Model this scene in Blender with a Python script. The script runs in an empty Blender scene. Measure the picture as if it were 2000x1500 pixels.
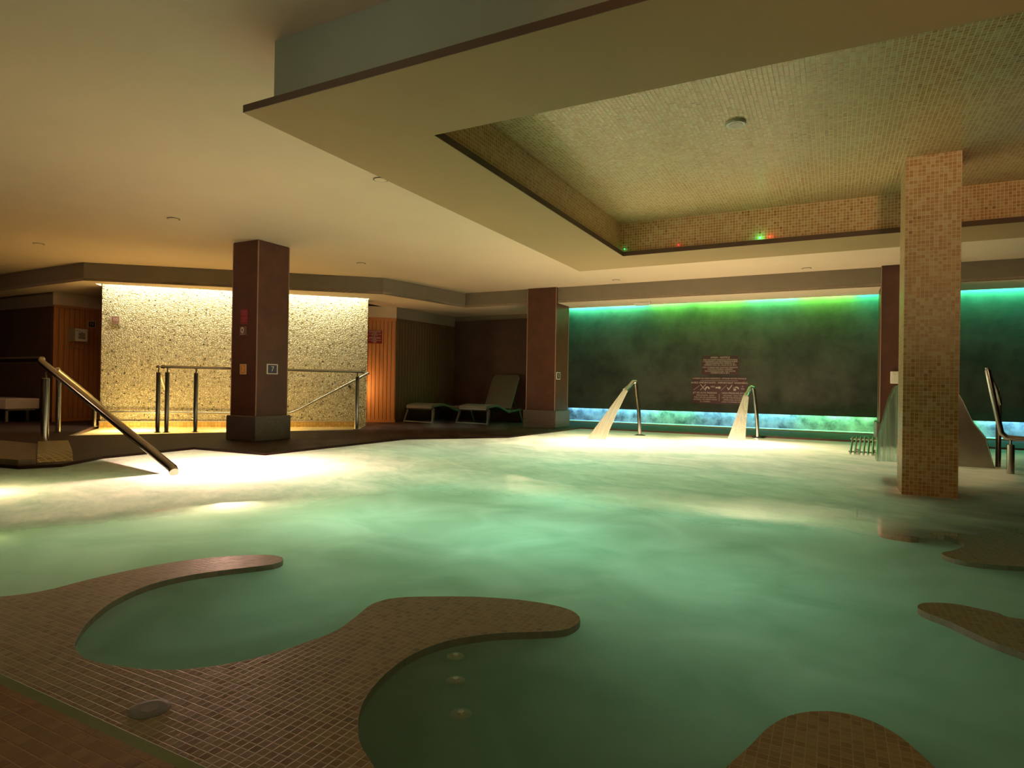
import bpy, bmesh, math, random
from mathutils import Vector, Matrix
random.seed(7)
SC = bpy.context.scene
COL = SC.collection
PI = math.pi

# ------------------------------------------------------------------ camera
cam_d = bpy.data.cameras.new('camera')
cam_d.sensor_width = 36.0
cam_d.lens = 1205.95 / 2000 * 36.0
cam_d.clip_start = 0.05
cam = bpy.data.objects.new('camera', cam_d)
COL.objects.link(cam)
yaw, pitch, roll = math.radians(27.546), math.radians(0.208), math.radians(0.917)
cy, sy, cp, sp = math.cos(yaw), math.sin(yaw), math.cos(pitch), math.sin(pitch)
fw = Vector((-sy * cp, cy * cp, sp)); rt = Vector((cy, sy, 0)); up = rt.cross(fw)
r2 = rt * math.cos(roll) + up * math.sin(roll); u2 = up * math.cos(roll) - rt * math.sin(roll)
cam.matrix_world = Matrix(((r2.x, u2.x, -fw.x, 0), (r2.y, u2.y, -fw.y, 0), (r2.z, u2.z, -fw.z, 0.85), (0, 0, 0, 1)))
SC.camera = cam

# ------------------------------------------------------------------ world and exposure
SC.view_settings.view_transform = 'Standard'
SC.view_settings.look = 'None'
SC.view_settings.gamma = 1.0
SC.view_settings.use_curve_mapping = False
SC.view_settings.exposure = 0.0
wd = bpy.data.worlds.new('dark_hall'); SC.world = wd
wd.use_nodes = True
wd.node_tree.nodes['Background'].inputs[0].default_value = (0.9, 0.75, 0.5, 1)
wd.node_tree.nodes['Background'].inputs[1].default_value = 0.01
try:
    SC.cycles.max_bounces = 7; SC.cycles.diffuse_bounces = 4; SC.cycles.transparent_max_bounces = 16
    SC.cycles.sample_clamp_indirect = 4.0
    SC.cycles.use_denoising = True
except Exception:
    pass

# ------------------------------------------------------------------ lights of the room, and added fill
def lamp(name, kind, loc, power, color, size=0.3, size_y=None, direction=None, spread=None, shape=None, radius=None, spot=None, blend=None):
    d = bpy.data.lights.new(name, kind)
    d.energy = power; d.color = color
    if kind == 'AREA':
        d.shape = shape or ('RECTANGLE' if size_y else 'DISK')
        d.size = size
        if size_y: d.size_y = size_y
        if spread: d.spread = spread
    else:
        d.shadow_soft_size = radius if radius is not None else 0.0
        if kind == 'SPOT' and spot:
            d.spot_size = spot; d.spot_blend = blend if blend is not None else 0.6
    o = bpy.data.objects.new(name, d); COL.objects.link(o)
    o.location = loc
    if direction is not None:
        dv = Vector(direction).normalized()
        o.rotation_euler = dv.to_track_quat('-Z', 'Y').to_euler()
    return o

WARM = (1.0, 0.50, 0.37)
TEAL = (0.60, 1.0, 0.80)
# pool lamps below the water line
POOL_LAMPS = [   # wide floor lamps under the bubble cloud: x, y, power
    (-3.9, 4.4, 9), (-2.2, 4.6, 12), (-0.7, 4.2, 4.5), (-2.6, 6.6, 14), (-0.8, 6.4, 6.5), (-4.6, 6.6, 10),
    (-3.6, 8.6, 12), (-1.6, 8.8, 10), (-0.1, 8.6, 1.5), (-5.7, 3.0, 5), (-0.2, 2.9, 1.0), (-2.6, 2.7, 1.4),
]
for (x, y, p) in POOL_LAMPS:
    lamp('pool_lamp', 'AREA', (x, y, -1.20), p * 0.86, TEAL, 1.3, direction=(0, 0.001, 1))
# warm lamps: under the two water jets, beside the steps, in the foot pool
lamp('jet_lamp', 'POINT', (-3.35, 9.6, -0.42), 330, WARM, radius=0.10)
lamp('jet_lamp', 'POINT', (-1.35, 10.9, -0.42), 330, WARM, radius=0.10)
lamp('step_lamp', 'POINT', (-5.50, 4.28, -0.36), 900, (1.0, 0.50, 0.42), radius=0.10)
lamp('step_lamp', 'POINT', (-5.75, 2.25, -0.36), 30, (1.0, 0.66, 0.36), radius=0.06)
lamp('foot_pool_lamp', 'POINT', (-10.9, 6.55, -0.32), 90, (1.0, 0.78, 0.38), radius=0.06)
lamp('foot_pool_lamp', 'POINT', (-9.5, 7.75, -0.32), 60, (1.0, 0.78, 0.38), radius=0.06)
lamp('side_pool_lamp', 'POINT', (2.75, 8.4, -0.45), 25, WARM, radius=0.06)
# cove above the pebble wall
pw_a = Vector((-11.985, 6.584, 0)); pw_b = Vector((-8.563, 9.926, 0))
pw_d = (pw_b - pw_a).normalized(); pw_n = Vector((pw_d.y, -pw_d.x, 0))
def pw(s, off=0.0, z=0.0):
    p = pw_a + pw_d * s + pw_n * off
    return Vector((p.x, p.y, z))
PWL = (pw_b - pw_a).length
for k in range(4):
    o = lamp('cove_light', 'AREA', pw(PWL * (k + .5) / 4, 0.16, 2.80), 31, (1.0, 0.96, 0.64), PWL / 4 - 0.04, 0.05)
    o.matrix_world = Matrix(((pw_d.x, -pw_n.x, 0, o.location.x), (pw_d.y, -pw_n.y, 0, o.location.y), (0, 0, 1, o.location.z), (0, 0, 0, 1)))
# green cove above the back wall and blue / green strip below the back panel
GREENS = [(0.10, 1.0, 0.50), (0.12, 1.0, 0.42), (0.20, 1.0, 0.16), (0.22, 1.0, 0.13), (0.14, 1.0, 0.30), (0.22, 1.0, 0.12), (0.07, 1.0, 0.42), (0.07, 1.0, 0.48), (0.07, 1.0, 0.5), (0.07, 1.0, 0.5)]
BLUES = [(0.22, 0.62, 1.0), (0.22, 0.70, 1.0), (0.22, 1.0, 0.60), (0.22, 0.68, 1.0), (0.22, 0.75, 1.0), (0.25, 1.0, 0.45), (0.28, 1.0, 0.35), (0.26, 1.0, 0.5), (0.22, 0.62, 1.0), (0.22, 0.62, 1.0)]
for k in range(10):
    x = -5.45 + k * 1.06
    lamp('cove_light', 'AREA', (x, 14.25, 2.86), 55, GREENS[k], 1.04, 0.03, direction=(0, 0.5, -1))
    lamp('strip_light', 'AREA', (x, 14.42, 0.40), 5, BLUES[k], 1.04, 0.04, direction=(0, 0.15, -1))
# warm light standing out of frame beside the sauna wood on the right of the pebble wall; fill added for the left panel
lamp('wall_washer', 'POINT', (-9.22, 10.28, 0.75), 22, (1.0, 0.64, 0.26), radius=0.08)
lamp('fill_light', 'AREA', (-12.6, 3.0, 2.86), 30, (1.0, 0.60, 0.36), 0.6, direction=(-0.15, 0.3, -1))
lamp('fill_light', 'AREA', (-4.6, -3.5, 1.2), 3.2, (0.9, 0.90, 0.62), 0.8, direction=(2.6, 6.1, 1.5), spread=0.55)  # added fill behind the camera, aimed at the canopy upstand
lamp('fill_light', 'AREA', (1.6, -1.8, 1.5), 72, (1.0, 0.60, 0.31), 0.8, direction=(0.0, 0.85, 0.55), spread=1.3)  # added warm fill behind the camera for column, canopy and coffer

# ------------------------------------------------------------------ materials
def new_mat(name):
    m = bpy.data.materials.new(name); m.use_nodes = True
    nt = m.node_tree; nt.nodes.clear()
    out = nt.nodes.new('ShaderNodeOutputMaterial')
    return m, nt, out
def N(nt, t, **kw):
    n = nt.nodes.new(t)
    for k, v in kw.items():
        if k.startswith('i_'):
            key = k[2:]
            key = int(key) if key.isdigit() else key.replace('_', ' ')
            n.inputs[key].default_value = v
        else: setattr(n, k, v)
    return n
def c4(c): return (c[0], c[1], c[2], 1)
def math_n(nt, op, a, b=None, clamp=False):
    n = nt.nodes.new('ShaderNodeMath'); n.operation = op; n.use_clamp = clamp
    for i, v in enumerate((a, b)):
        if v is None: continue
        if isinstance(v, (int, float)): n.inputs[i].default_value = v
        else: nt.links.new(v, n.inputs[i])
    return n.outputs[0]
def mixc(nt, fac, a, b, blend='MIX'):
    n = nt.nodes.new('ShaderNodeMix'); n.data_type = 'RGBA'; n.blend_type = blend
    for key, v in ((0, fac), (6, a), (7, b)):
        if isinstance(v, (int, float)): n.inputs[key].default_value = v
        elif isinstance(v, tuple): n.inputs[key].default_value = c4(v)
        else: nt.links.new(v, n.inputs[key])
    return n.outputs[2]
def maprange(nt, v, a, b, c, d):
    n = nt.nodes.new('ShaderNodeMapRange'); nt.links.new(v, n.inputs[0])
    for i, x in enumerate((a, b, c, d)): n.inputs[i + 1].default_value = x
    return n.outputs[0]
def plain(name, col, rough=0.6, metal=0.0, noise=0.0, nscale=3.0, bump=0.0, bscale=40.0, spec=0.5, emit=None, estr=0.0, col2=None):
    m, nt, out = new_mat(name)
    b = N(nt, 'ShaderNodeBsdfPrincipled')
    b.inputs['Base Color'].default_value = c4(col); b.inputs['Roughness'].default_value = rough
    b.inputs['Metallic'].default_value = metal; b.inputs['Specular IOR Level'].default_value = spec
    if emit: b.inputs['Emission Color'].default_value = c4(emit); b.inputs['Emission Strength'].default_value = estr
    tc = N(nt, 'ShaderNodeTexCoord')
    if noise or col2:
        n = N(nt, 'ShaderNodeTexNoise'); n.inputs['Scale'].default_value = nscale; n.inputs['Detail'].default_value = 8; n.inputs['Roughness'].default_value = 0.65
        nt.links.new(tc.outputs['Object'], n.inputs['Vector'])
        f = maprange(nt, n.outputs[0], 0.32, 0.68, 0, 1)
        c = mixc(nt, f, tuple(x * (1 - noise) for x in col), col2 or tuple(min(1, x * (1 + noise)) for x in col))
        nt.links.new(c, b.inputs['Base Color'])
    if bump:
        n2 = N(nt, 'ShaderNodeTexNoise'); n2.inputs['Scale'].default_value = bscale; n2.inputs['Detail'].default_value = 4
        nt.links.new(tc.outputs['Object'], n2.inputs['Vector'])
        bp = N(nt, 'ShaderNodeBump'); bp.inputs['Strength'].default_value = bump; bp.inputs['Distance'].default_value = 0.01
        nt.links.new(n2.outputs[0], bp.inputs['Height']); nt.links.new(bp.outputs[0], b.inputs['Normal'])
    nt.links.new(b.outputs[0], out.inputs[0])
    return m
def mosaic(name, cols, grout, tile=0.031, rough=0.18, gw=0.11, tilt=0.25, grough=0.7):
    """square tesserae from the metric UV map: every tile its own shade, pale grout, slightly uneven set"""
    m, nt, out = new_mat(name)
    uv = N(nt, 'ShaderNodeUVMap'); uv.uv_map = 'metric'
    sc = N(nt, 'ShaderNodeVectorMath', operation='SCALE'); sc.inputs['Scale'].default_value = 1.0 / tile
    nt.links.new(uv.outputs[0], sc.inputs[0])
    fl = N(nt, 'ShaderNodeVectorMath', operation='FLOOR'); nt.links.new(sc.outputs[0], fl.inputs[0])
    fr = N(nt, 'ShaderNodeVectorMath', operation='FRACTION'); nt.links.new(sc.outputs[0], fr.inputs[0])
    sx = N(nt, 'ShaderNodeSeparateXYZ'); nt.links.new(fr.outputs[0], sx.inputs[0])
    def edge(o):
        a = math_n(nt, 'SUBTRACT', o, 0.5); a = math_n(nt, 'ABSOLUTE', a)
        return a
    mx = math_n(nt, 'MAXIMUM', edge(sx.outputs[0]), edge(sx.outputs[1]))
    g = maprange(nt, mx, 0.5 - gw, 0.5 - gw + 0.05, 0, 1)
    wn = N(nt, 'ShaderNodeTexWhiteNoise'); wn.noise_dimensions = '2D'; nt.links.new(fl.outputs[0], wn.inputs['Vector'])
    # broad drifts of tone, as sheets of mosaic vary
    ns = N(nt, 'ShaderNodeTexNoise'); ns.inputs['Scale'].default_value = 1.6; nt.links.new(uv.outputs[0], ns.inputs['Vector'])
    r0 = math_n(nt, 'ADD', math_n(nt, 'MULTIPLY', wn.outputs[0], 0.8), math_n(nt, 'MULTIPLY', ns.outputs[0], 0.35))
    ramp = N(nt, 'ShaderNodeValToRGB'); ramp.color_ramp.interpolation = 'CONSTANT'
    els = ramp.color_ramp.elements
    n = len(cols)
    els[0].position = 0; els[0].color = c4(cols[0])
    els[1].position = 1.0 / n; els[1].color = c4(cols[1])
    for i in range(2, n):
        e = els.new(i / n); e.color = c4(cols[i])
    nt.links.new(r0, ramp.inputs[0])
    col = mixc(nt, g, ramp.outputs[0], grout)
    b = N(nt, 'ShaderNodeBsdfPrincipled'); nt.links.new(col, b.inputs['Base Color'])
    nt.links.new(maprange(nt, g, 0, 1, rough, grough), b.inputs['Roughness'])
    # per-tile tilt plus pillow edge
    geo = N(nt, 'ShaderNodeNewGeometry')
    off = N(nt, 'ShaderNodeVectorMath', operation='SUBTRACT'); nt.links.new(wn.outputs['Color'], off.inputs[0]); off.inputs[1].default_value = (0.5, 0.5, 0.5)
    os_ = N(nt, 'ShaderNodeVectorMath', operation='SCALE'); os_.inputs['Scale'].default_value = tilt; nt.links.new(off.outputs[0], os_.inputs[0])
    ad = N(nt, 'ShaderNodeVectorMath', operation='ADD'); nt.links.new(geo.outputs['Normal'], ad.inputs[0]); nt.links.new(os_.outputs[0], ad.inputs[1])
    nm = N(nt, 'ShaderNodeVectorMath', operation='NORMALIZE'); nt.links.new(ad.outputs[0], nm.inputs[0])
    bp = N(nt, 'ShaderNodeBump'); bp.inputs['Strength'].default_value = 0.35; bp.inputs['Distance'].default_value = 0.002; bp.invert = True
    nt.links.new(g, bp.inputs['Height']); nt.links.new(nm.outputs[0], bp.inputs['Normal'])
    nt.links.new(bp.outputs[0], b.inputs['Normal'])
    nt.links.new(b.outputs[0], out.inputs[0])
    return m

M = {}
M['ceiling'] = plain('painted_ceiling', (0.70, 0.555, 0.415), 0.75, noise=0.03, nscale=0.8, bump=0.03, bscale=60, spec=0.2)
M['canopy'] = plain('painted_canopy', (0.42, 0.285, 0.145), 0.7, noise=0.03, nscale=0.8, spec=0.2)
M['upstand'] = plain('painted_upstand', (0.27, 0.28, 0.205), 0.7, noise=0.03, spec=0.2)
M['lip'] = plain('brown_edge', (0.10, 0.055, 0.03), 0.6)
M['fascia'] = plain('painted_fascia', (0.19, 0.165, 0.12), 0.75, noise=0.04, spec=0.2)
M['brown'] = plain('brown_stucco', (0.068, 0.026, 0.016), 0.45, noise=0.22, nscale=4.0, bump=0.12, bscale=18, spec=0.35)
M['brownwall'] = plain('dark_stucco', (0.060, 0.034, 0.026), 0.6, noise=0.25, nscale=2.5, bump=0.1, bscale=18)
M['edge'] = plain('corner_bead', (0.32, 0.20, 0.15), 0.4)
M['stone'] = plain('granite', (0.085, 0.068, 0.058), 0.4, noise=0.45, nscale=45, bump=0.12, bscale=90)
M['deck'] = plain('deck_stone', (0.036, 0.018, 0.014), 0.65, noise=0.3, nscale=3, bump=0.06, bscale=50, spec=0.15)
M['steel'] = plain('polished_steel', (0.50, 0.47, 0.43), 0.16, 1.0)
M['brushed'] = plain('brushed_steel', (0.42, 0.40, 0.34), 0.32, 1.0, noise=0.08, nscale=6)
M['green_wall'] = plain('mottled_stucco', (0.032, 0.038, 0.028), 0.66, nscale=1.5, noise=0.3, col2=(0.062, 0.07, 0.052), spec=0.25, bump=0.2, bscale=9)
M['low_wall'] = plain('mottled_plinth', (0.18, 0.20, 0.20), 0.5, nscale=4.5, noise=0.6, col2=(0.62, 0.64, 0.62), bump=0.2, bscale=30)
M['white'] = plain('white_plastic', (0.72, 0.70, 0.64), 0.45)
M['grey_plastic'] = plain('grey_plastic', (0.10, 0.092, 0.07), 0.5)
M['dark_plastic'] = plain('dark_plastic', (0.045, 0.042, 0.035), 0.5)
M['cushion'] = plain('cream_vinyl', (0.62, 0.50, 0.42), 0.5, noise=0.05)
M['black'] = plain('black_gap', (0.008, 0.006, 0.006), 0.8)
M['signred'] = plain('dark_red_plate', (0.20, 0.006, 0.014), 0.35)
M['signdark'] = plain('maroon_plate', (0.035, 0.004, 0.005), 0.5)
M['signwhite'] = plain('sign_white', (0.78, 0.72, 0.66), 0.5)
M['signtext'] = plain('sign_lettering', (0.45, 0.38, 0.35), 0.5)
M['navy'] = plain('navy_plate', (0.025, 0.025, 0.07), 0.4)
M['orange'] = plain('orange_plate', (0.75, 0.30, 0.06), 0.4)
M['blackplate'] = plain('black_plate', (0.02, 0.014, 0.012), 0.4)
M['mauve'] = plain('mauve_plate', (0.30, 0.17, 0.16), 0.4)
M['poolfloor'] = mosaic('pool_floor_tile', [(0.42, 0.60, 0.50), (0.46, 0.64, 0.54), (0.40, 0.58, 0.50)], (0.5, 0.62, 0.54), rough=1.0, grough=1.0, tilt=0.0)
TAN = [(0.30, 0.145, 0.05), (0.42, 0.235, 0.09), (0.48, 0.30, 0.13), (0.52, 0.36, 0.17), (0.45, 0.26, 0.10), (0.56, 0.42, 0.23)]
M['mosaic'] = mosaic('tan_mosaic', TAN, (0.80, 0.62, 0.34), rough=0.30, tilt=0.07)
M['mosaic_col'] = mosaic('tan_mosaic_column', TAN, (0.74, 0.58, 0.34), tile=0.0308, rough=0.38, tilt=0.03, gw=0.09)
M['mosaic_seat'] = mosaic('brown_mosaic', [(0.17, 0.085, 0.035), (0.22, 0.12, 0.05), (0.25, 0.14, 0.06), (0.27, 0.165, 0.075), (0.22, 0.10, 0.045)], (0.36, 0.25, 0.14), tile=0.035, rough=0.6, tilt=0.02, gw=0.08)
M['mosaic_side'] = mosaic('depth_shaded_mosaic', [(0.07, 0.10, 0.055), (0.085, 0.12, 0.065), (0.075, 0.11, 0.06)], (0.10, 0.14, 0.08), tile=0.035, rough=0.6, tilt=0.02, gw=0.08)  # dark green puts the light lost with depth into the side colour
M['mosaic_dark'] = mosaic('red_brown_mosaic', [(0.09, 0.035, 0.025), (0.12, 0.055, 0.035), (0.14, 0.07, 0.04), (0.10, 0.035, 0.025)], (0.24, 0.17, 0.11), tile=0.035, rough=0.3, tilt=0.05, gw=0.07)
M['mosaic_foot'] = mosaic('yellow_mosaic', [(0.66, 0.46, 0.16), (0.72, 0.52, 0.2), (0.6, 0.4, 0.14)], (0.40, 0.26, 0.10), tile=0.06, rough=0.3, tilt=0.03, gw=0.07)

def pebble_mat():
    m, nt, out = new_mat('pebble_facing')
    uv = N(nt, 'ShaderNodeUVMap'); uv.uv_map = 'metric'
    ds = N(nt, 'ShaderNodeTexNoise'); ds.inputs['Scale'].default_value = 7
    nt.links.new(uv.outputs[0], ds.inputs['Vector'])
    mm = N(nt, 'ShaderNodeMix'); mm.data_type = 'VECTOR'; mm.inputs[0].default_value = 0.05
    nt.links.new(uv.outputs[0], mm.inputs[4]); nt.links.new(ds.outputs['Color'], mm.inputs[5])
    v = N(nt, 'ShaderNodeTexVoronoi'); v.inputs['Scale'].default_value = 31; v.feature = 'F1'
    nt.links.new(mm.outputs[1], v.inputs['Vector'])
    e = N(nt, 'ShaderNodeTexVoronoi'); e.inputs['Scale'].default_value = 31; e.feature = 'DISTANCE_TO_EDGE'
    nt.links.new(mm.outputs[1], e.inputs['Vector'])
    sx = N(nt, 'ShaderNodeSeparateColor'); nt.links.new(v.outputs['Color'], sx.inputs[0])
    ramp = N(nt, 'ShaderNodeValToRGB'); els = ramp.color_ramp.elements
    els[0].position = 0; els[0].color = c4((0.30, 0.26, 0.17)); els[1].position = 0.06; els[1].color = c4((0.52, 0.46, 0.31))
    for p, c in ((0.3, (0.64, 0.57, 0.40)), (0.65, (0.72, 0.65, 0.47)), (1.0, (0.82, 0.76, 0.58))):
        k = els.new(p); k.color = c4(c)
    nt.links.new(sx.outputs[0], ramp.inputs[0])
    big = N(nt, 'ShaderNodeTexVoronoi'); big.inputs['Scale'].default_value = 11.5; nt.links.new(mm.outputs[1], big.inputs['Vector'])
    dk = maprange(nt, big.outputs['Distance'], 0.14, 0.21, 1, 0)
    gap = maprange(nt, e.outputs['Distance'], 0.01, 0.12, 1, 0)
    c = mixc(nt, gap, ramp.outputs[0], (0.24, 0.21, 0.12))
    c = mixc(nt, math_n(nt, 'MULTIPLY', dk, 0.88), c, (0.05, 0.045, 0.025))
    b = N(nt, 'ShaderNodeBsdfPrincipled'); b.inputs['Roughness'].default_value = 0.5; b.inputs['Specular IOR Level'].default_value = 0.3
    nt.links.new(c, b.inputs['Base Color'])
    h = maprange(nt, e.outputs['Distance'], 0, 0.35, 0, 1)
    h2 = math_n(nt, 'MULTIPLY', h, math_n(nt, 'ADD', sx.outputs[1], 0.5))
    bp = N(nt, 'ShaderNodeBump'); bp.inputs['Strength'].default_value = 0.8; bp.inputs['Distance'].default_value = 0.012
    nt.links.new(h2, bp.inputs['Height']); nt.links.new(bp.outputs[0], b.inputs['Normal'])
    nt.links.new(b.outputs[0], out.inputs[0])
    return m
M['pebble'] = pebble_mat()

def wood_mat(name, base, dark):
    m, nt, out = new_mat(name)
    uv = N(nt, 'ShaderNodeUVMap'); uv.uv_map = 'metric'
    mp = N(nt, 'ShaderNodeMapping'); mp.inputs['Scale'].default_value = (30, 1.2, 1); nt.links.new(uv.outputs[0], mp.inputs[0])
    n = N(nt, 'ShaderNodeTexNoise'); n.inputs['Scale'].default_value = 1.5; n.inputs['Detail'].default_value = 6; nt.links.new(mp.outputs[0], n.inputs['Vector'])
    f = maprange(nt, n.outputs[0], 0.3, 0.7, 0, 1)
    c = mixc(nt, f, dark, base)
    b = N(nt, 'ShaderNodeBsdfPrincipled'); b.inputs['Roughness'].default_value = 0.45
    nt.links.new(c, b.inputs['Base Color']); nt.links.new(b.outputs[0], out.inputs[0])
    return m
M['wood'] = wood_mat('pine_boards', (0.58, 0.24, 0.085), (0.44, 0.16, 0.05))
M['darkwood'] = wood_mat('shaded_boards', (0.10, 0.055, 0.026), (0.07, 0.038, 0.018))  # darkened boards: shade of the recess and grooves is in the colour

def water_mat(name, foam_col, clear_col, foam_lo, foam_hi, scale=0.7, near_clear=None, gloss=0.3, rough=0.22, trans_mix=0.82):
    """restless milky pool water: a film of bubbles that passes light from the lamps below, over clear tinted water"""
    m, nt, out = new_mat(name)
    tc = N(nt, 'ShaderNodeTexCoord')
    mp = N(nt, 'ShaderNodeMapping'); mp.inputs['Scale'].default_value = (1, 1, 1); mp.inputs['Rotation'].default_value = (0, 0, 0.48)
    nt.links.new(tc.outputs['Object'], mp.inputs[0])
    st = N(nt, 'ShaderNodeVectorMath', operation='MULTIPLY'); st.inputs[1].default_value = (1.0, 1.7, 1); nt.links.new(mp.outputs[0], st.inputs[0])
    n1 = N(nt, 'ShaderNodeTexNoise'); n1.inputs['Scale'].default_value = scale; n1.inputs['Detail'].default_value = 7; n1.inputs['Roughness'].default_value = 0.58; n1.inputs['Distortion'].default_value = 0.6
    nt.links.new(st.outputs[0], n1.inputs['Vector'])
    n2 = N(nt, 'ShaderNodeTexNoise'); n2.inputs['Scale'].default_value = scale * 7; n2.inputs['Detail'].default_value = 6; n2.inputs['Roughness'].default_value = 0.6
    nt.links.new(st.outputs[0], n2.inputs['Vector'])
    s = math_n(nt, 'ADD', math_n(nt, 'MULTIPLY', n1.outputs[0], 0.75), math_n(nt, 'MULTIPLY', n2.outputs[0], 0.25))
    foam = maprange(nt, s, 0.34, 0.66, foam_lo, foam_hi)
    if near_clear:
        for axis, a, b_, lo in near_clear:
            sx = N(nt, 'ShaderNodeSeparateXYZ'); nt.links.new(tc.outputs['Object'], sx.inputs[0])
            if a < b_:
                u = math_n(nt, 'MAXIMUM', math_n(nt, 'SUBTRACT', sx.outputs[1], math_n(nt, 'MULTIPLY', math_n(nt, 'ADD', sx.outputs[0], 3.5), 2.2)), math_n(nt, 'MULTIPLY', sx.outputs[1], 0.75))
                u = math_n(nt, 'SUBTRACT', u, math_n(nt, 'MULTIPLY', math_n(nt, 'MAXIMUM', math_n(nt, 'SUBTRACT', sx.outputs[0], 0.3), 0.0), 0.9))
            else: u = sx.outputs[1]
            w = maprange(nt, math_n(nt, 'ADD', u, math_n(nt, 'MULTIPLY', math_n(nt, 'SUBTRACT', n1.outputs[0], 0.5), 1.6)), a, b_, lo, 1.0)
            foam = math_n(nt, 'MULTIPLY', foam, w)
    n3 = N(nt, 'ShaderNodeTexNoise'); n3.inputs['Scale'].default_value = scale * 1.6; n3.inputs['Detail'].default_value = 8; n3.inputs['Roughness'].default_value = 0.62; n3.inputs['Distortion'].default_value = 1.0
    ofs = N(nt, 'ShaderNodeVectorMath', operation='ADD'); ofs.inputs[1].default_value = (13.0, 7.0, 0); nt.links.new(st.outputs[0], ofs.inputs[0]); nt.links.new(ofs.outputs[0], n3.inputs['Vector'])
    st4 = N(nt, 'ShaderNodeVectorMath', operation='MULTIPLY'); st4.inputs[1].default_value = (1.0, 3.0, 1); nt.links.new(mp.outputs[0], st4.inputs[0])
    n4 = N(nt, 'ShaderNodeTexNoise'); n4.inputs['Scale'].default_value = 9; n4.inputs['Detail'].default_value = 6; n4.inputs['Roughness'].default_value = 0.7; nt.links.new(st4.outputs[0], n4.inputs['Vector'])
    fsum = math_n(nt, 'ADD', math_n(nt, 'MULTIPLY', n3.outputs[0], 0.55), math_n(nt, 'ADD', math_n(nt, 'MULTIPLY', n2.outputs[0], 0.22), math_n(nt, 'MULTIPLY', n4.outputs[0], 0.23)))
    fcol = mixc(nt, maprange(nt, fsum, 0.37, 0.62, 0, 1), tuple(v * k for v, k in zip(foam_col, (0.45, 0.62, 0.58))), foam_col)
    tl = N(nt, 'ShaderNodeBsdfTranslucent'); nt.links.new(fcol, tl.inputs[0])
    df = N(nt, 'ShaderNodeBsdfDiffuse'); df.inputs[0].default_value = c4(foam_col)
    mfd = N(nt, 'ShaderNodeMixShader'); mfd.inputs[0].default_value = trans_mix
    nt.links.new(df.outputs[0], mfd.inputs[1]); nt.links.new(tl.outputs[0], mfd.inputs[2])
    tr = N(nt, 'ShaderNodeBsdfTransparent'); tr.inputs[0].default_value = c4(clear_col)
    mx = N(nt, 'ShaderNodeMixShader'); nt.links.new(foam, mx.inputs[0]); nt.links.new(tr.outputs[0], mx.inputs[1]); nt.links.new(mfd.outputs[0], mx.inputs[2])
    gl = N(nt, 'ShaderNodeBsdfGlossy'); gl.inputs['Roughness'].default_value = rough
    bp = N(nt, 'ShaderNodeBump'); bp.inputs['Strength'].default_value = 0.35; bp.inputs['Distance'].default_value = 0.03
    nt.links.new(s, bp.inputs['Height']); nt.links.new(bp.outputs[0], gl.inputs['Normal'])
    fr = N(nt, 'ShaderNodeFresnel'); fr.inputs[0].default_value = 1.33
    fg = math_n(nt, 'MULTIPLY', fr.outputs[0], gloss * 2, clamp=True)
    m2 = N(nt, 'ShaderNodeMixShader'); nt.links.new(fg, m2.inputs[0]); nt.links.new(mx.outputs[0], m2.inputs[1]); nt.links.new(gl.outputs[0], m2.inputs[2])
    nt.links.new(m2.outputs[0], out.inputs[0])
    return m
M['water'] = water_mat('pool_water', (0.84, 0.94, 0.80), (0.84, 0.94, 0.86), 1.0, 1.0, near_clear=[(1, 3.15, 4.0, 0.06), (1, 12.0, 10.6, 0.15)], gloss=0.22, rough=0.42, trans_mix=0.95)
M['footwater'] = water_mat('foot_pool_water', (0.98, 0.90, 0.70), (0.95, 0.85, 0.6), 0.4, 0.8, gloss=0.2, trans_mix=0.9)
def cloud_mat():
    """cloud of fine air bubbles hanging half a metre down in the nearer part of the pool"""
    m, nt, out = new_mat('bubble_cloud')
    tc = N(nt, 'ShaderNodeTexCoord'); sx = N(nt, 'ShaderNodeSeparateXYZ'); nt.links.new(tc.outputs['Object'], sx.inputs[0])
    n = N(nt, 'ShaderNodeTexNoise'); n.inputs['Scale'].default_value = 1.3; n.inputs['Detail'].default_value = 7; n.inputs['Distortion'].default_value = 0.8
    nt.links.new(tc.outputs['Object'], n.inputs['Vector'])
    c = mixc(nt, maprange(nt, n.outputs[0], 0.32, 0.68, 0, 1), (0.42, 0.66, 0.48), (0.70, 0.95, 0.76))
    tl = N(nt, 'ShaderNodeBsdfTranslucent'); nt.links.new(c, tl.inputs[0])
    df = N(nt, 'ShaderNodeBsdfDiffuse'); df.inputs[0].default_value = (0.16, 0.24, 0.15, 1)
    a = N(nt, 'ShaderNodeMixShader'); a.inputs[0].default_value = 0.75; nt.links.new(df.outputs[0], a.inputs[1]); nt.links.new(tl.outputs[0], a.inputs[2])
    tr = N(nt, 'ShaderNodeBsdfTransparent')
    mx = N(nt, 'ShaderNodeMixShader'); nt.links.new(maprange(nt, sx.outputs[1], 6.2, 7.7, 1.0, 0.0), mx.inputs[0]); nt.links.new(tr.outputs[0], mx.inputs[1]); nt.links.new(a.outputs[0], mx.inputs[2])
    nt.links.new(mx.outputs[0], out.inputs[0])
    return m
M['cloud'] = cloud_mat()
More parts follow.
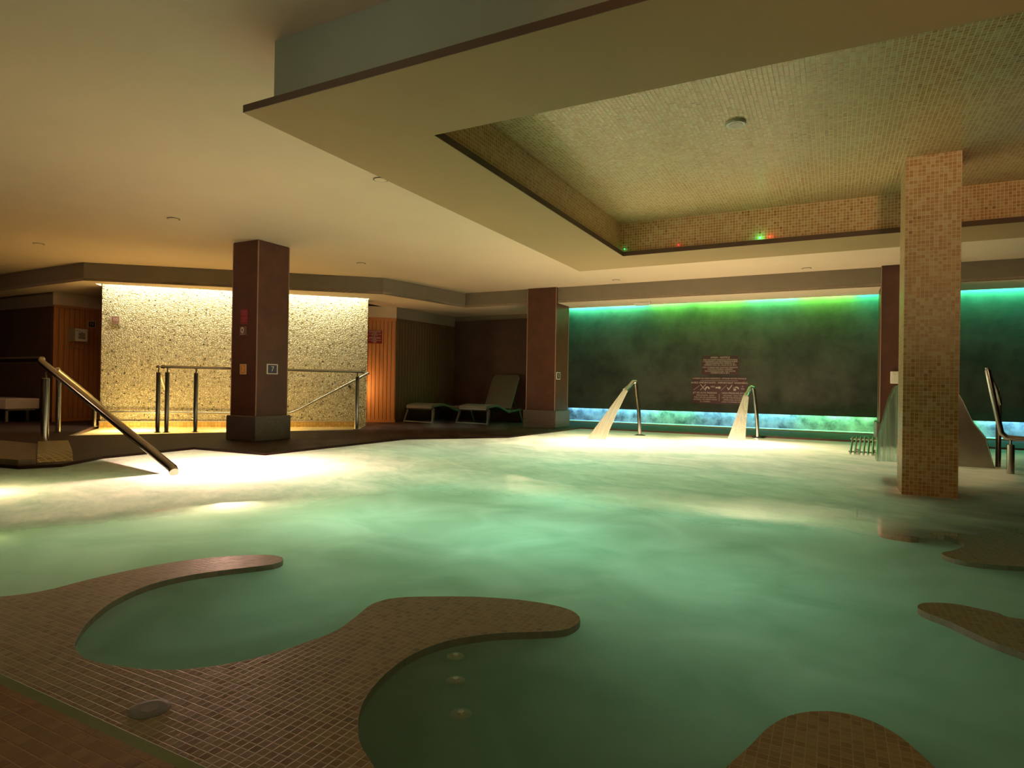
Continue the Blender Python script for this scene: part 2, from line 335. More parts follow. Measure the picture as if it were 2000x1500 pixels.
def stream_mat():
    m, nt, out = new_mat('falling_water')
    uv = N(nt, 'ShaderNodeUVMap'); uv.uv_map = 'metric'
    mp = N(nt, 'ShaderNodeMapping'); mp.inputs['Scale'].default_value = (60, 1.5, 1); nt.links.new(uv.outputs[0], mp.inputs[0])
    n = N(nt, 'ShaderNodeTexNoise'); n.inputs['Scale'].default_value = 1.0; n.inputs['Detail'].default_value = 3; nt.links.new(mp.outputs[0], n.inputs['Vector'])
    f = maprange(nt, n.outputs[0], 0.35, 0.65, 0.45, 0.97)
    tl = N(nt, 'ShaderNodeBsdfTranslucent'); tl.inputs[0].default_value = (0.95, 0.92, 0.85, 1)
    df = N(nt, 'ShaderNodeBsdfDiffuse'); df.inputs[0].default_value = (0.95, 0.92, 0.85, 1)
    a = N(nt, 'ShaderNodeMixShader'); a.inputs[0].default_value = 0.5; nt.links.new(tl.outputs[0], a.inputs[1]); nt.links.new(df.outputs[0], a.inputs[2])
    tr = N(nt, 'ShaderNodeBsdfTransparent')
    mx = N(nt, 'ShaderNodeMixShader'); nt.links.new(f, mx.inputs[0]); nt.links.new(tr.outputs[0], mx.inputs[1]); nt.links.new(a.outputs[0], mx.inputs[2])
    nt.links.new(mx.outputs[0], out.inputs[0])
    return m
M['stream'] = stream_mat()

# ------------------------------------------------------------------ mesh helpers
def tag(o, label=None, cat=None, group=None, kind=None):
    if label: o['label'] = label
    if cat: o['category'] = cat
    if group: o['group'] = group
    if kind: o['kind'] = kind
    return o
def metric_uv(me):
    uvl = me.uv_layers.new(name='metric')
    for p in me.polygons:
        n = p.normal
        if abs(n.z) > 0.75: t = Vector((1, 0, 0)); b = Vector((0, 1, 0))
        else:
            t = Vector((-n.y, n.x, 0)).normalized(); b = Vector((0, 0, 1))
        for li in p.loop_indices:
            v = me.vertices[me.loops[li].vertex_index].co
            uvl.data[li].uv = (v.dot(t), v.dot(b))
def build(name, bm, mat, parent=None, smooth=False, origin=None, up_only=False):
    bmesh.ops.recalc_face_normals(bm, faces=bm.faces)
    if up_only:
        for f in bm.faces:
            if f.normal.z < 0: f.normal_flip()
    me = bpy.data.meshes.new(name); bm.to_mesh(me); bm.free()
    metric_uv(me)
    if smooth:
        for p in me.polygons: p.use_smooth = True
        try: me.set_sharp_from_angle(angle=math.radians(40))
        except Exception: pass
    me.materials.append(mat)
    o = bpy.data.objects.new(name, me); COL.objects.link(o)
    if parent is not None:
        o.parent = parent
        o.matrix_parent_inverse = Matrix.LocRotScale(parent.location, parent.rotation_euler, parent.scale).inverted()
    return o
def empty(name, loc=(0, 0, 0), **kw):
    o = bpy.data.objects.new(name, None); COL.objects.link(o); o.location = loc
    o.empty_display_size = 0.1
    return tag(o, **kw)
def struct(name, bm, mat, label, parent=None, smooth=False):
    o = build(name, bm, mat, parent, smooth)
    if parent is None: tag(o, label=label, kind='structure')
    return o
def box(bm, x0, x1, y0, y1, z0, z1, mtx=None, bevel=0.0):
    r = bmesh.ops.create_cube(bm, size=1.0)
    vs = r['verts']
    for v in vs:
        v.co = Vector((x0 + (v.co.x + .5) * (x1 - x0), y0 + (v.co.y + .5) * (y1 - y0), z0 + (v.co.z + .5) * (z1 - z0)))
    if bevel:
        es = list({e for v in vs for e in v.link_edges})
        r2_ = bmesh.ops.bevel(bm, geom=es, offset=bevel, segments=2, affect='EDGES', profile=0.5)
        vs = list({v for f in r2_['faces'] for v in f.verts} | {v for v in vs if v.is_valid})
    if mtx is not None:
        for v in vs:
            if v.is_valid: v.co = mtx @ v.co
    return vs
def BX(x0, x1, y0, y1, z0, z1, bevel=0.0):
    bm = bmesh.new(); box(bm, x0, x1, y0, y1, z0, z1, bevel=bevel); return bm
def prism(bm, poly, z0, z1, top=True, bottom=True, mtx=None):
    a = [bm.verts.new((p[0], p[1], z0)) for p in poly]; b = [bm.verts.new((p[0], p[1], z1)) for p in poly]
    n = len(poly)
    for i in range(n): bm.faces.new((a[i], a[(i + 1) % n], b[(i + 1) % n], b[i]))
    if top: bm.faces.new(b)
    if bottom: bm.faces.new(a[::-1])
    if mtx is not None:
        for v in a + b: v.co = mtx @ v.co
def strip(bm, pts, z0, z1):
    """a vertical sheet standing on a polyline"""
    a = [bm.verts.new((p[0], p[1], z0)) for p in pts]; b = [bm.verts.new((p[0], p[1], z1)) for p in pts]
    for i in range(len(pts) - 1): bm.faces.new((a[i], a[i + 1], b[i + 1], b[i]))
def frame_mtx(o, d, n):
    """local x along d, local y along n (outward), z up"""
    return Matrix(((d.x, n.x, 0, o[0]), (d.y, n.y, 0, o[1]), (d.z, n.z, 1, o[2]), (0, 0, 0, 1)))
def catmull(pts, n=5, closed=False):
    P = [Vector(p) for p in pts]; out = []; L = len(P)
    rng = range(L) if closed else range(L - 1)
    for i in rng:
        if closed: p0, p1, p2, p3 = P[(i - 1) % L], P[i], P[(i + 1) % L], P[(i + 2) % L]
        else: p0, p1, p2, p3 = P[max(i - 1, 0)], P[i], P[i + 1], P[min(i + 2, L - 1)]
        for k in range(n):
            t = k / n
            out.append(0.5 * ((2 * p1) + (-p0 + p2) * t + (2 * p0 - 5 * p1 + 4 * p2 - p3) * t * t + (-p0 + 3 * p1 - 3 * p2 + p3) * t ** 3))
    if not closed: out.append(P[-1])
    return out
def tube(bm, pts, r, seg=14, caps=True, rx=None):
    """round bar along a 3-D polyline (r may be a list)"""
    P = [Vector(p) for p in pts]; rings = []
    prev = None
    for i, p in enumerate(P):
        if i == 0: t = P[1] - P[0]
        elif i == len(P) - 1: t = P[-1] - P[-2]
        else: t = (P[i + 1] - P[i]).normalized() + (P[i] - P[i - 1]).normalized()
        t.normalize()
        if prev is None:
            a = Vector((0, 0, 1)) if abs(t.z) < 0.9 else Vector((1, 0, 0))
            u = t.cross(a).normalized()
        else:
            u = (prev - t * prev.dot(t)).normalized()
        prev = u; w = t.cross(u)
        rr = r[i] if isinstance(r, (list, tuple)) else r
        rings.append([bm.verts.new(p + (u * math.cos(2 * PI * k / seg) + w * math.sin(2 * PI * k / seg)) * rr) for k in range(seg)])
    for i in range(len(rings) - 1):
        for k in range(seg):
            bm.faces.new((rings[i][k], rings[i][(k + 1) % seg], rings[i + 1][(k + 1) % seg], rings[i + 1][k]))
    if caps: bm.faces.new(rings[0][::-1]); bm.faces.new(rings[-1])
def ball(bm, c, r, seg=14):
    rr = bmesh.ops.create_uvsphere(bm, u_segments=seg, v_segments=seg // 2 + 2, radius=r)
    for v in rr['verts']: v.co += Vector(c)
def lathe(bm, prof, c=(0, 0, 0), seg=24, mtx=None):
    rings = []
    for (r, z) in prof:
        rings.append([bm.verts.new((c[0] + r * math.cos(2 * PI * k / seg), c[1] + r * math.sin(2 * PI * k / seg), c[2] + z)) for k in range(seg)])
    for i in range(len(rings) - 1):
        for k in range(seg): bm.faces.new((rings[i][k], rings[i][(k + 1) % seg], rings[i + 1][(k + 1) % seg], rings[i + 1][k]))
    bm.faces.new(rings[0][::-1]); bm.faces.new(rings[-1])
    if mtx is not None:
        for rg in rings:
            for v in rg: v.co = mtx @ v.co

# ================================================================== THE SETTING
SOF = 2.58; CEIL = 2.90; WZ = -0.03
FASC = [(-20, 6.25), (-11.68, 6.10), (-7.73, 9.38), (-7.30, 11.68), (12, 11.86)]
# main ceiling, open above the cove strip
bm = bmesh.new(); box(bm, -20, 12, -6, 16, CEIL, CEIL + 0.15)
struct('ceiling', bm, M['ceiling'], 'smooth cream painted ceiling over the whole spa hall')
# dropped soffit with a cove slot along the back and above the pebble wall
cove = [tuple(pw(-0.04, 0.24).xy), tuple(pw(PWL + 0.0, 0.24).xy)]
bm = bmesh.new()
soff = [(-20, 6.25), (-11.68, 6.10), (-7.73, 9.38), (-7.30, 11.68), (12, 11.86), (12, 12.78), (-5.3, 12.72), (-5.3, 16), (-20, 16)]
# soffit slab in two pieces around the pebble-wall cove
w0 = pw(-0.03, 0.26); w1 = pw(PWL, 0.26); w2 = pw(PWL, -0.02); w3 = pw(-0.03, -0.02)
prism(bm, [(-20, 6.25), (-11.68, 6.10), (-7.73, 9.38), (w1.x, w1.y), (w0.x, w0.y), (-20, 6.3)], SOF, SOF + 0.05)
prism(bm, [(-7.73, 9.38), (-7.30, 11.68), (12, 11.86), (12, 12.80), (-6.0, 12.60), (-6.0, 14.4), (-9.4, 14.4), (w2.x - .3, w2.y + .3), (w2.x, w2.y), (w1.x, w1.y)], SOF, SOF + 0.05)
prism(bm, [(-20, 6.3), (w0.x, w0.y), (w3.x, w3.y), (-14.2, 8.9), (-20, 8.9)], SOF, SOF + 0.05)
struct('ceiling_soffit', bm, M['ceiling'], 'lower cream soffit along the back walls of the hall')
bm = bmesh.new()
def thick_strip(bm, pts, z0, z1, t=0.05):
    for a, b in zip(pts[:-1], pts[1:]):
        a = Vector(a); b = Vector(b); d = (b - a).normalized(); n = Vector((-d.y, d.x))
        prism(bm, [tuple(a), tuple(b), tuple(b + n * t), tuple(a + n * t)], z0, z1)
thick_strip(bm, FASC, SOF + 0.002, CEIL + 0.001)
struct('trim_1', bm, M['fascia'], 'grey brown fascia band between the high ceiling and the lower soffit')

# deck (dark stone), with the pool basin and the foot pool left open
POOL_EDGE = [(-5.0, 0.86), (-7.6, 0.86), (-7.6, 3.0), (-6.98, 3.1), (-6.84, 3.4), (-7.2, 4.0), (-7.30, 5.17), (-6.05, 5.22), (-6.05, 8.0), (-5.55, 8.55), (-4.9, 9.3), (-4.78, 11.5), (-4.78, 12.35), (5.0, 12.35), (5.0, 0.86)]
deck_polys = [
    [(-20, -6), (12, -6), (12, 0.86), (-7.6, 0.86), (-20, 0.86)],
    [(-20, 0.86), (-7.6, 0.86), (-7.6, 3.0), (-6.98, 3.1), (-6.84, 3.4), (-7.2, 4.0), (-7.30, 5.17), (-20, 5.17)],
    [(-20, 5.17), (-10.2, 5.17), (-12.0, 6.5), (-14.0, 8.9), (-20, 8.9)],
    [(-10.2, 5.17), (-7.30, 5.17), (-6.05, 5.22), (-6.05, 8.0), (-7.83, 8.87), (-9.62, 6.1), (-10.05, 5.45)],
    [(-6.05, 8.0), (-5.55, 8.55), (-4.9, 9.3), (-4.78, 11.5), (-4.78, 12.35), (-9.4, 14.5), (-9.8, 11.0), (-8.57, 9.95), (-7.83, 8.87)],
    [(-4.78, 12.35), (5.0, 12.35), (12, 12.35), (12, 16), (-9.4, 16), (-9.4, 14.5)],
    [(5.0, 0.86), (12, 0.86), (12, 12.35), (5.0, 12.35)],
]
bm = bmesh.new()
for p in deck_polys: prism(bm, p, -0.25, 0.0)
struct('floor', bm, M['deck'], 'dark reddish brown stone deck around the pool')
# coping on the near edge
bm = BX(-9.0, 5.0, 0.30, 0.86, 0.0, 0.012)
struct('floor_coping', bm, M['mosaic_dark'], 'red brown mosaic edge of the pool nearest the viewer')
bm = BX(-9.0, 5.0, 0.86, 0.90, -0.06, 0.006, 0.004)
struct('trim_2', bm, plain('overflow_strip', (0.17, 0.24, 0.17), 0.75, spec=0.2), 'pale green overflow strip on the near pool edge')
# pool basin
FLOORZ = -1.25
bm = bmesh.new()
box(bm, -9.5, 5.2, 0.6, 12.6, FLOORZ - 0.1, FLOORZ)
struct('floor_pool', bm, M['poolfloor'], 'pale green tiled bottom of the pool')
bm = bmesh.new()
strip(bm, POOL_EDGE + [POOL_EDGE[0]], FLOORZ, -0.24)
struct('wall_pool', bm, M['poolfloor'], 'pale green tiled sides of the pool')

# left and right and back hall walls
bm = BX(-20, -20.2, -6, 16, 0, CEIL)
struct('wall_left', bm, M['brownwall'], 'dark wall closing the left end of the hall')
bm = BX(8.0, 8.2, -6, 16, 0, CEIL)
struct('wall_right', bm, M['brownwall'], 'dark wall closing the right end of the hall')
bm = BX(-20, 12, -6.2, -6, 0, CEIL)
struct('wall_behind', bm, M['ceiling'], 'cream wall behind the viewer')
# back wall, cove lit, hung above a set-back plinth
bm = BX(-6.05, 8.0, 14.30, 14.34, 0.34, CEIL)
struct('wall_back', bm, M['green_wall'], 'dark mottled stucco back wall washed by green cove light')
bm = BX(-6.05, 8.0, 14.50, 14.60, -0.0, 0.42)
struct('wall_back_plinth', bm, M['low_wall'], 'mottled set-back plinth under the back wall glowing blue and green')
bm = BX(-6.05, 8.0, 14.12, 14.50, 0.0, 0.035)
struct('trim_3', bm, M['white'], 'pale ledge at the foot of the lit plinth')
# recess behind the loungers
bm = BX(-8.6, -5.95, 13.15, 13.35, 0, 2.46)
box(bm, -6.05, -5.95, 13.15, 14.6, 0, CEIL)
struct('wall_recess', bm, M['brownwall'], 'dark brown stucco wall of the lounger recess')
bm = BX(-8.6, -5.95, 13.18, 13.40, 2.46, SOF)
struct('trim_4', bm, M['fascia'], 'grey band over the dark lounger recess wall')

# ---- pebble wall
pwm = frame_mtx((pw_a.x, pw_a.y, 0), pw_d, pw_n)
bm = bmesh.new(); box(bm, 0, PWL, -0.36, 0, -0.45, CEIL, mtx=pwm)
wall_p = struct('wall_pebble', bm, M['pebble'], 'cream pebble faced wall glowing under a yellow cove light')
bm = bmesh.new(); box(bm, 0.0, PWL - 0.18, 0.0, 0.05, -0.42, 0.085, mtx=pwm)
build('mosaic_band', bm, M['mosaic_foot'], wall_p)
bm = bmesh.new(); box(bm, 0.0, PWL - 0.18, 0.05, 0.06, 0.07, 0.09, mtx=pwm)
build('band_cap', bm, M['cushion'], wall_p)
# foot pool floor, step sides and water
FOOT = [(-12.0, 6.55), (-10.2, 5.17), (-10.05, 5.45), (-9.62, 6.1), (-7.83, 8.87), (-8.57, 9.95)]
bm = bmesh.new(); prism(bm, FOOT, -0.62, -0.55); strip(bm, FOOT + [FOOT[0]], -0.62, -0.20)
struct('floor_foot_pool', bm, M['mosaic_foot'], 'yellow mosaic trough of the foot pool below the pebble wall')
bm = bmesh.new(); prism(bm, [(-8.4, 8.0), (-7.83, 8.87), (-8.57, 9.95), (-9.4, 9.1)], -0.5, -0.16)
struct('floor_foot_step', bm, M['mosaic_foot'], 'yellow mosaic step at the right end of the foot pool')
bm = bmesh.new()
fv = [bm.verts.new((p[0], p[1], -0.035)) for p in (tuple(pw(0.02, 0.066).xy), (-10.2, 5.17), (-10.05, 5.45), (-9.62, 6.1), (-7.83, 8.87), tuple(pw(PWL - .02, 0.066).xy))]; bm.faces.new(fv)
o = build('foot_pool_water', bm, M['footwater'], up_only=True)
tag(o, 'warm glowing water of the foot pool below the pebble wall', 'water', kind='stuff')

# ---- board clad walls
def board_wall(name, origin, d, n, length, z0, z1, mat, label, board=0.095, base=0.06):
    m = frame_mtx(origin, d, n)
    bm = bmesh.new()
    k = 0.0
    while k < length - 0.01:
        e = min(k + board, length)
        box(bm, k + 0.005, e - 0.005, -0.02, 0.0, z0 + base, z1 - 0.05, mtx=m, bevel=0.004)
        k += board
    o = struct(name, bm, mat, label)
    bm = bmesh.new(); box(bm, 0, length, -0.10, -0.018, z0, z1, mtx=m); build('backing', bm, M['darkwood'], o)  # dark backing colours in the shade between boards
    return o, m
wl, wlm = board_wall('wall_left_boards', (-13.75, 6.65, 0), Vector((0, 1, 0)), Vector((1, 0, 0)), 1.45, 0.0, 2.33, M['wood'], 'reddish pine board wall left of the pebble wall')
bm = bmesh.new(); box(bm, 0, 1.45, -0.10, 0.006, 2.285, 2.33, mtx=wlm); box(bm, 0, 1.45, -0.1, 0.008, 0.0, 0.055, mtx=wlm); build('rail_trim', bm, M['wood'], wl)
bm = bmesh.new(); box(bm, 0, 2.3, -0.14, -0.03, 2.33, SOF, mtx=wlm); struct('trim_5', bm, M['ceiling'], 'cream painted band over the left pine boards')
bm = BX(-13.9, -13.76, 8.10, 8.85, 0, 2.4); struct('door_1', bm, M['black'], 'dark unlit doorway between the pine boards and the pebble wall')  # doorway darkness is put into a solid black panel
bm = BX(-20, -13.79, 6.66, 6.80, 0, SOF)
struct('wall_left_front', bm, M['brownwall'], 'very dark brown wall behind the bench')
bm = BX(-20, -13.79, 6.64, 6.66, 2.30, SOF); struct('trim_6', bm, M['fascia'], 'dark grey band along the top of the wall behind the bench')
ra = Vector((-9.22, 10.633, 0)); rb = Vector((-8.715, 11.064, 0)); rd = (rb - ra).normalized(); rn = Vector((rd.y, -rd.x, 0))
wr, wrm = board_wall('wall_right_boards', (ra - rd * 0.8)[:], rd, rn, (rb - ra).length + 0.8, 0.0, 2.33, M['wood'], 'orange lit pine board wall right of the pebble wall', board=0.085)
L_ = (rb - ra).length + 0.8
bm = bmesh.new(); box(bm, 0, L_, -0.10, 0.006, 2.27, 2.33, mtx=wrm); box(bm, 0, L_, -0.1, 0.006, 0.0, 0.06, mtx=wrm); build('rail_trim', bm, M['wood'], wr)
bm = bmesh.new(); box(bm, 0, L_, -0.10, -0.01, 2.33, SOF, mtx=wrm); struct('trim_7', bm, M['ceiling'], 'cream painted band over the orange pine boards')
d3 = Vector((0.2, 2.1, 0)).normalized(); n3 = Vector((d3.y, -d3.x, 0))
wd_, wdm = board_wall('wall_recess_boards', (-8.715, 11.07, 0), d3, n3, 2.1, 0.0, 2.33, M['darkwood'], 'dark unlit board wall at the left of the lounger recess')
bm = bmesh.new(); box(bm, 0, 2.1, -0.10, 0.004, 2.33, SOF, mtx=wdm); struct('trim_8', bm, M['fascia'], 'grey green band over the dark board wall')
# closing wall behind the left recess
bm = BX(-14.2, -11.0, 8.85, 9.0, 0, SOF); struct('wall_passage', bm, M['brownwall'], 'dark wall closing the passage behind the pebble wall')
bm = BX(-10.05, -9.9, 9.95, 14.4, 0, SOF); struct('wall_passage', bm, M['brownwall'], 'dark side wall of the passage behind the orange boards')

# ---- columns
def column(x0, x1, y0, y1, label, plinth=0.36, pz=0.045):
    bm = BX(x0, x1, y0, y1, 0.0, CEIL, 0.006)
    o = build('column', bm, M['brown']); tag(o, label, 'column', kind='structure')
    bm = BX(x0 - pz, x1 + pz, y0 - pz, y1 + pz, 0.0, plinth, 0.01); build('plinth', bm, M['stone'], o)
    bm = bmesh.new()
    for (x, y) in ((x0, y0), (x1, y0), (x1, y1)):
        box(bm, x - 0.006, x + 0.006, y - 0.006, y + 0.006, plinth, CEIL - 0.01)
    build('corner_bead', bm, M['edge'], o)
    return o
CX0, CX1, CY0, CY1 = -7.875, -7.350, 6.155, 6.720
column(CX0, CX1, CY0, CY1, 'brown stucco column with granite plinth standing before the pebble wall')
column(-5.72, -5.07, 11.62, 12.30, 'brown stucco column beside the dark lounger recess')
column(0.66, 1.30, 11.62, 12.30, 'brown stucco column mostly hidden behind the mosaic column')
bm = BX(0.53, 0.93, 6.31, 6.77, FLOORZ, CEIL)
o = build('mosaic_column', bm, M['mosaic_col']); tag(o, 'tall tan mosaic column rising out of the pool', 'column', kind='structure')
# soften: rounded trim edge on the corner
# ---- hanging canopy ring with mosaic coffer
CB = 2.475; CT = 2.52
ox0, ox1, oy0, oy1 = -3.18, 6.4, 2.54, 8.10
ix0, ix1, iy0, iy1 = -2.33, 5.5, 3.31, 7.37
bm = bmesh.new()
box(bm, ox0, ox1, oy0, iy0, CB, CT); box(bm, ox0, ox1, iy1, oy1, CB, CT)
box(bm, ox0, ix0, iy0, iy1, CB, CT); box(bm, ix1, ox1, iy0, iy1, CB, CT)
canopy = struct('ceiling_canopy', bm, M['canopy'], 'flat ochre canopy ring hanging over the pool round a mosaic coffer')
bm = bmesh.new()
for (a, b, c, d) in ((ox0 - .004, ox1, oy0 - .004, oy0 + .0), (ox0 - .004, ox0, oy0, oy1), (ox0, ox1, oy1, oy1 + .004)):
    box(bm, a, b, c, d, CB + .001, CT)
build('outer_edge', bm, M['lip'], canopy)
bm = bmesh.new()
box(bm, ix0, ix1, iy0, iy0 + .004, CB + .001, CT + .01); box(bm, ix0, ix1, iy1 - .004, iy1, CB + .001, CT + .01)
box(bm, ix0, ix0 + .004, iy0, iy1, CB + .001, CT + .01); box(bm, ix1 - .004, ix1, iy0, iy1, CB + .001, CT + .01)
build('inner_edge', bm, M['lip'], canopy)
ux0, uy0, uy1 = -3.00, 2.605, 7.95
bm = bmesh.new()
box(bm, ux0 + .1, ox1 - .1, uy0, uy0 + .1, CT, CEIL + .001); box(bm, ux0, ux0 + .1, uy0, uy1, CT, CEIL + .001); box(bm, ux0 + .1, ox1 - .1, uy1 - .1, uy1, CT, CEIL + .001)
build('upstand', bm, M['upstand'], canopy)
bm = bmesh.new()
g = 0.05
box(bm, ix0 - g - .05, ix1 + g, iy0 - g - .05, iy0 - g, CT, CEIL); box(bm, ix0 - g - .05, ix1 + g, iy1 + g, iy1 + g + .05, CT, CEIL)
box(bm, ix0 - g - .05, ix0 - g, iy0 - g, iy1 + g, CT, CEIL); box(bm, ix1 + g, ix1 + g + .05, iy0 - g, iy1 + g, CT, CEIL)
build('coffer_sides', bm, M['mosaic'], canopy)
bm = BX(ix0 - g, ix1 + g, iy0 - g, iy1 + g, CEIL - 0.012, CEIL + .001); build('coffer_ceiling', bm, M['mosaic'], canopy)

# ---- underwater seat walls (mosaic), tops a hand's breadth and more under the surface
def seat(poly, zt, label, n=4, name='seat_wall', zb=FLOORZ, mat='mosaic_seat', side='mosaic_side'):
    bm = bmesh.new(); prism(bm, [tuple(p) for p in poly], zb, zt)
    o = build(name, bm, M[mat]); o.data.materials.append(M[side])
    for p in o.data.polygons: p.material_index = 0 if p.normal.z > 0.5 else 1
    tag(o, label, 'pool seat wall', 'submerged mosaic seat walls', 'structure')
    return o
P1 = [(-4.45, 1.45), (-4.15, 1.62), (-3.96, 1.85), (-3.95, 2.15), (-3.9, 2.5), (-3.77, 2.77), (-3.58, 2.97), (-3.43, 3.05), (-3.31, 3.02), (-3.27, 2.9), (-3.41, 2.68), (-3.52, 2.48), (-3.55, 2.24), (-3.45, 1.98), (-3.27, 1.76), (-3.12, 1.63), (-3.0, 1.56), (-2.84, 1.52), (-2.67, 1.54), (-2.51, 1.59), (-2.4, 1.65), (-2.29, 1.76), (-2.2, 1.92), (-2.15, 2.11), (-2.13, 2.28), (-2.17, 2.46), (-2.22, 2.66), (-2.16, 2.8), (-1.99, 2.92), (-1.79, 3.03), (-1.56, 3.11), (-1.36, 3.13), (-1.23, 3.1), (-1.15, 3.01), (-1.15, 2.88), (-1.22, 2.79), (-1.42, 2.65), (-1.56, 2.5), (-1.63, 2.35), (-1.65, 2.18), (-1.62, 1.98), (-1.56, 1.82), (-1.48, 1.7), (-1.38, 1.6), (-1.25, 1.52), (-1.1, 1.4), (-1.0, 1.2)]
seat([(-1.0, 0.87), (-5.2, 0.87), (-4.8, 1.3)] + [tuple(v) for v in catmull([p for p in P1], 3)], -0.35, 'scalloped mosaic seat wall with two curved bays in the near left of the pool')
A = [(1.46, 6.74), (1.08, 6.66), (0.91, 6.64), (0.76, 6.53), (0.83, 6.33), (0.91, 6.17), (0.93, 6.0), (0.83, 5.77), (0.73, 5.61), (0.79, 5.46), (0.95, 5.42), (1.25, 5.5), (1.8, 5.7)]
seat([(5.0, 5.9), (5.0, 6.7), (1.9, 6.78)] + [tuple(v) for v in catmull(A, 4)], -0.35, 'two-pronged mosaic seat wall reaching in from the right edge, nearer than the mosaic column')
B = [(1.5, 4.35), (0.91, 4.2), (0.81, 4.25), (0.7, 4.29), (0.61, 4.30), (0.48, 4.24), (0.43, 4.14), (0.46, 4.05), (0.55, 3.96), (0.63, 3.84), (0.71, 3.73), (0.84, 3.62), (1.1, 3.4), (1.6, 3.3)]
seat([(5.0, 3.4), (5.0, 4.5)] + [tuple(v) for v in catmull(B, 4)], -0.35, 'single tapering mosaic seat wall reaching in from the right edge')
C_ = [(-0.34, 1.5), (-0.33, 1.85), (-0.29, 2.06), (-0.24, 2.22), (-0.19, 2.39), (-0.13, 2.51), (-0.05, 2.59), (0.04, 2.63), (0.13, 2.62), (0.21, 2.56), (0.26, 2.48), (0.31, 2.37), (0.36, 2.2), (0.45, 1.6)]
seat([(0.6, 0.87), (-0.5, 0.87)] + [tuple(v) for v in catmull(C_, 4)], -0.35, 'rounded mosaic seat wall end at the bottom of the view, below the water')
D = [(3.6, 11.4), (2.12, 10.6), (1.77, 8.35), (1.5, 7.6), (1.1, 7.1), (0.50, 6.9), (0.38, 6.6), (0.36, 6.2), (0.42, 6.08), (0.62, 6.06), (0.66, 6.3), (0.8, 6.65), (1.1, 6.78), (1.8, 6.84)]
seat([(5.0, 6.85), (5.0, 11.4)] + [tuple(v) for v in catmull(D, 4)], -0.10, 'shallow mosaic ledge round the foot of the mosaic column', side='mosaic_seat')
seat([(0.40, 6.84), (0.53, 6.84), (0.53, 7.5), (0.42, 7.5)], -0.06, 'small submerged mosaic step behind the mosaic column', mat='mosaic_dark', name='column_step')

# ---- pool water
bm = bmesh.new()
water_poly = [(-4.78, 12.35), (5.0, 12.35), (5.0, 0.86), (-5.0, 0.86), (-7.6, 0.86), (-7.6, 3.0), (-6.98, 3.1), (-6.84, 3.4), (-7.2, 4.0), (-7.30, 5.17), (-6.05, 5.22), (-6.05, 8.0), (-5.55, 8.55), (-4.9, 9.3), (-4.78, 11.5)]
bm.faces.new([bm.verts.new((p[0], p[1], WZ)) for p in water_poly])
o = build('pool_water', bm, M['water'], up_only=True)
tag(o, 'milky turquoise bubbling water filling the pool', 'water', kind='stuff')

CLZ = -0.385
bm = bmesh.new(); bm.faces.new([bm.verts.new((x, y, CLZ)) for x, y in ((-7.55, 0.92), (4.95, 0.92), (4.95, 7.8), (-6.1, 7.8), (-6.1, 5.15), (-7.1, 5.10), (-7.1, 4.0), (-7.0, 3.05), (-7.55, 2.98))])
o = build('bubble_cloud', bm, M['cloud'], up_only=True); tag(o, 'cloudy milky green depth of the pool around the submerged seat walls', 'bubble cloud', kind='stuff')

# thin steam drifting over the back edge of the pool
def steam_mat():
    m, nt, out = new_mat('steam')
    tc = N(nt, 'ShaderNodeTexCoord')
    n = N(nt, 'ShaderNodeTexNoise'); n.inputs['Scale'].default_value = 1.5; n.inputs['Detail'].default_value = 3; nt.links.new(tc.outputs['Object'], n.inputs['Vector'])
    sx = N(nt, 'ShaderNodeSeparateXYZ'); nt.links.new(tc.outputs['Object'], sx.inputs[0])
    d = math_n(nt, 'MULTIPLY', maprange(nt, n.outputs[0], 0.48, 0.68, 0.0, 0.9), maprange(nt, sx.outputs[2], 0.0, 0.16, 1.0, 0.0))
    v = N(nt, 'ShaderNodeVolumeScatter'); v.inputs['Color'].default_value = (0.95, 0.95, 0.92, 1); nt.links.new(d, v.inputs['Density'])
    nt.links.new(v.outputs[0], out.inputs['Volume'])
    return m
bm = BX(-7.2, -3.6, 5.3, 10.8, 0.004, 0.18)
o = build('steam', bm, steam_mat()); tag(o, 'thin wisps of steam drifting over the pool edge right of the brown column', 'steam', kind='stuff')

# ================================================================== THE THINGS
# ---- entry curb with mosaic nose
t = empty('step_curb', (-8.5, 3.5, 0), label='low grey brown curb with a rounded mosaic nose where the entry steps begin', cat='curb')
bm = bmesh.new(); prism(bm, [(-11.5, 3.9), (-8.62, 4.02), (-7.02, 3.26), (-7.04, 3.12), (-7.6, 3.02), (-11.5, 2.6)], -0.22, 0.055)
build('curb_body', bm, plain('grey_render', (0.20, 0.15, 0.10), 0.5, noise=0.2, nscale=5), t)
ca = Vector((-8.62, 4.02, 0)); cb = Vector((-6.92, 3.22, 0)); cd = (cb - ca).normalized(); cn = Vector((-cd.y, cd.x, 0)); cl = (cb - ca).length
prof = [(0, 0.085), (cl - .75, 0.085)] + [(cl - .75 + 0.72 * math.sin(PI / 2 * k / 8), 0.085 - 0.30 * (1 - math.cos(PI / 2 * k / 8))) for k in range(1, 9)] + [(cl - .03, -0.235), (0, -0.235)]
bm = bmesh.new()
va = [bm.verts.new(ca + cd * p[0] + cn * 0.001 + Vector((0, 0, p[1]))) for p in prof]; vb = [bm.verts.new(ca + cd * p[0] + cn * 0.30 + Vector((0, 0, p[1]))) for p in prof]
for i in range(len(prof)): j = (i + 1) % len(prof); bm.faces.new((va[i], va[j], vb[j], vb[i]))
bm.faces.new(va[::-1]); bm.faces.new(vb)
build('mosaic_nose', bm, mosaic('olive_mosaic', [(0.20, 0.15, 0.05), (0.26, 0.2, 0.08), (0.3, 0.24, 0.1)], (0.70, 0.62, 0.36), tile=0.06, rough=0.3, tilt=0.04, gw=0.09), t)
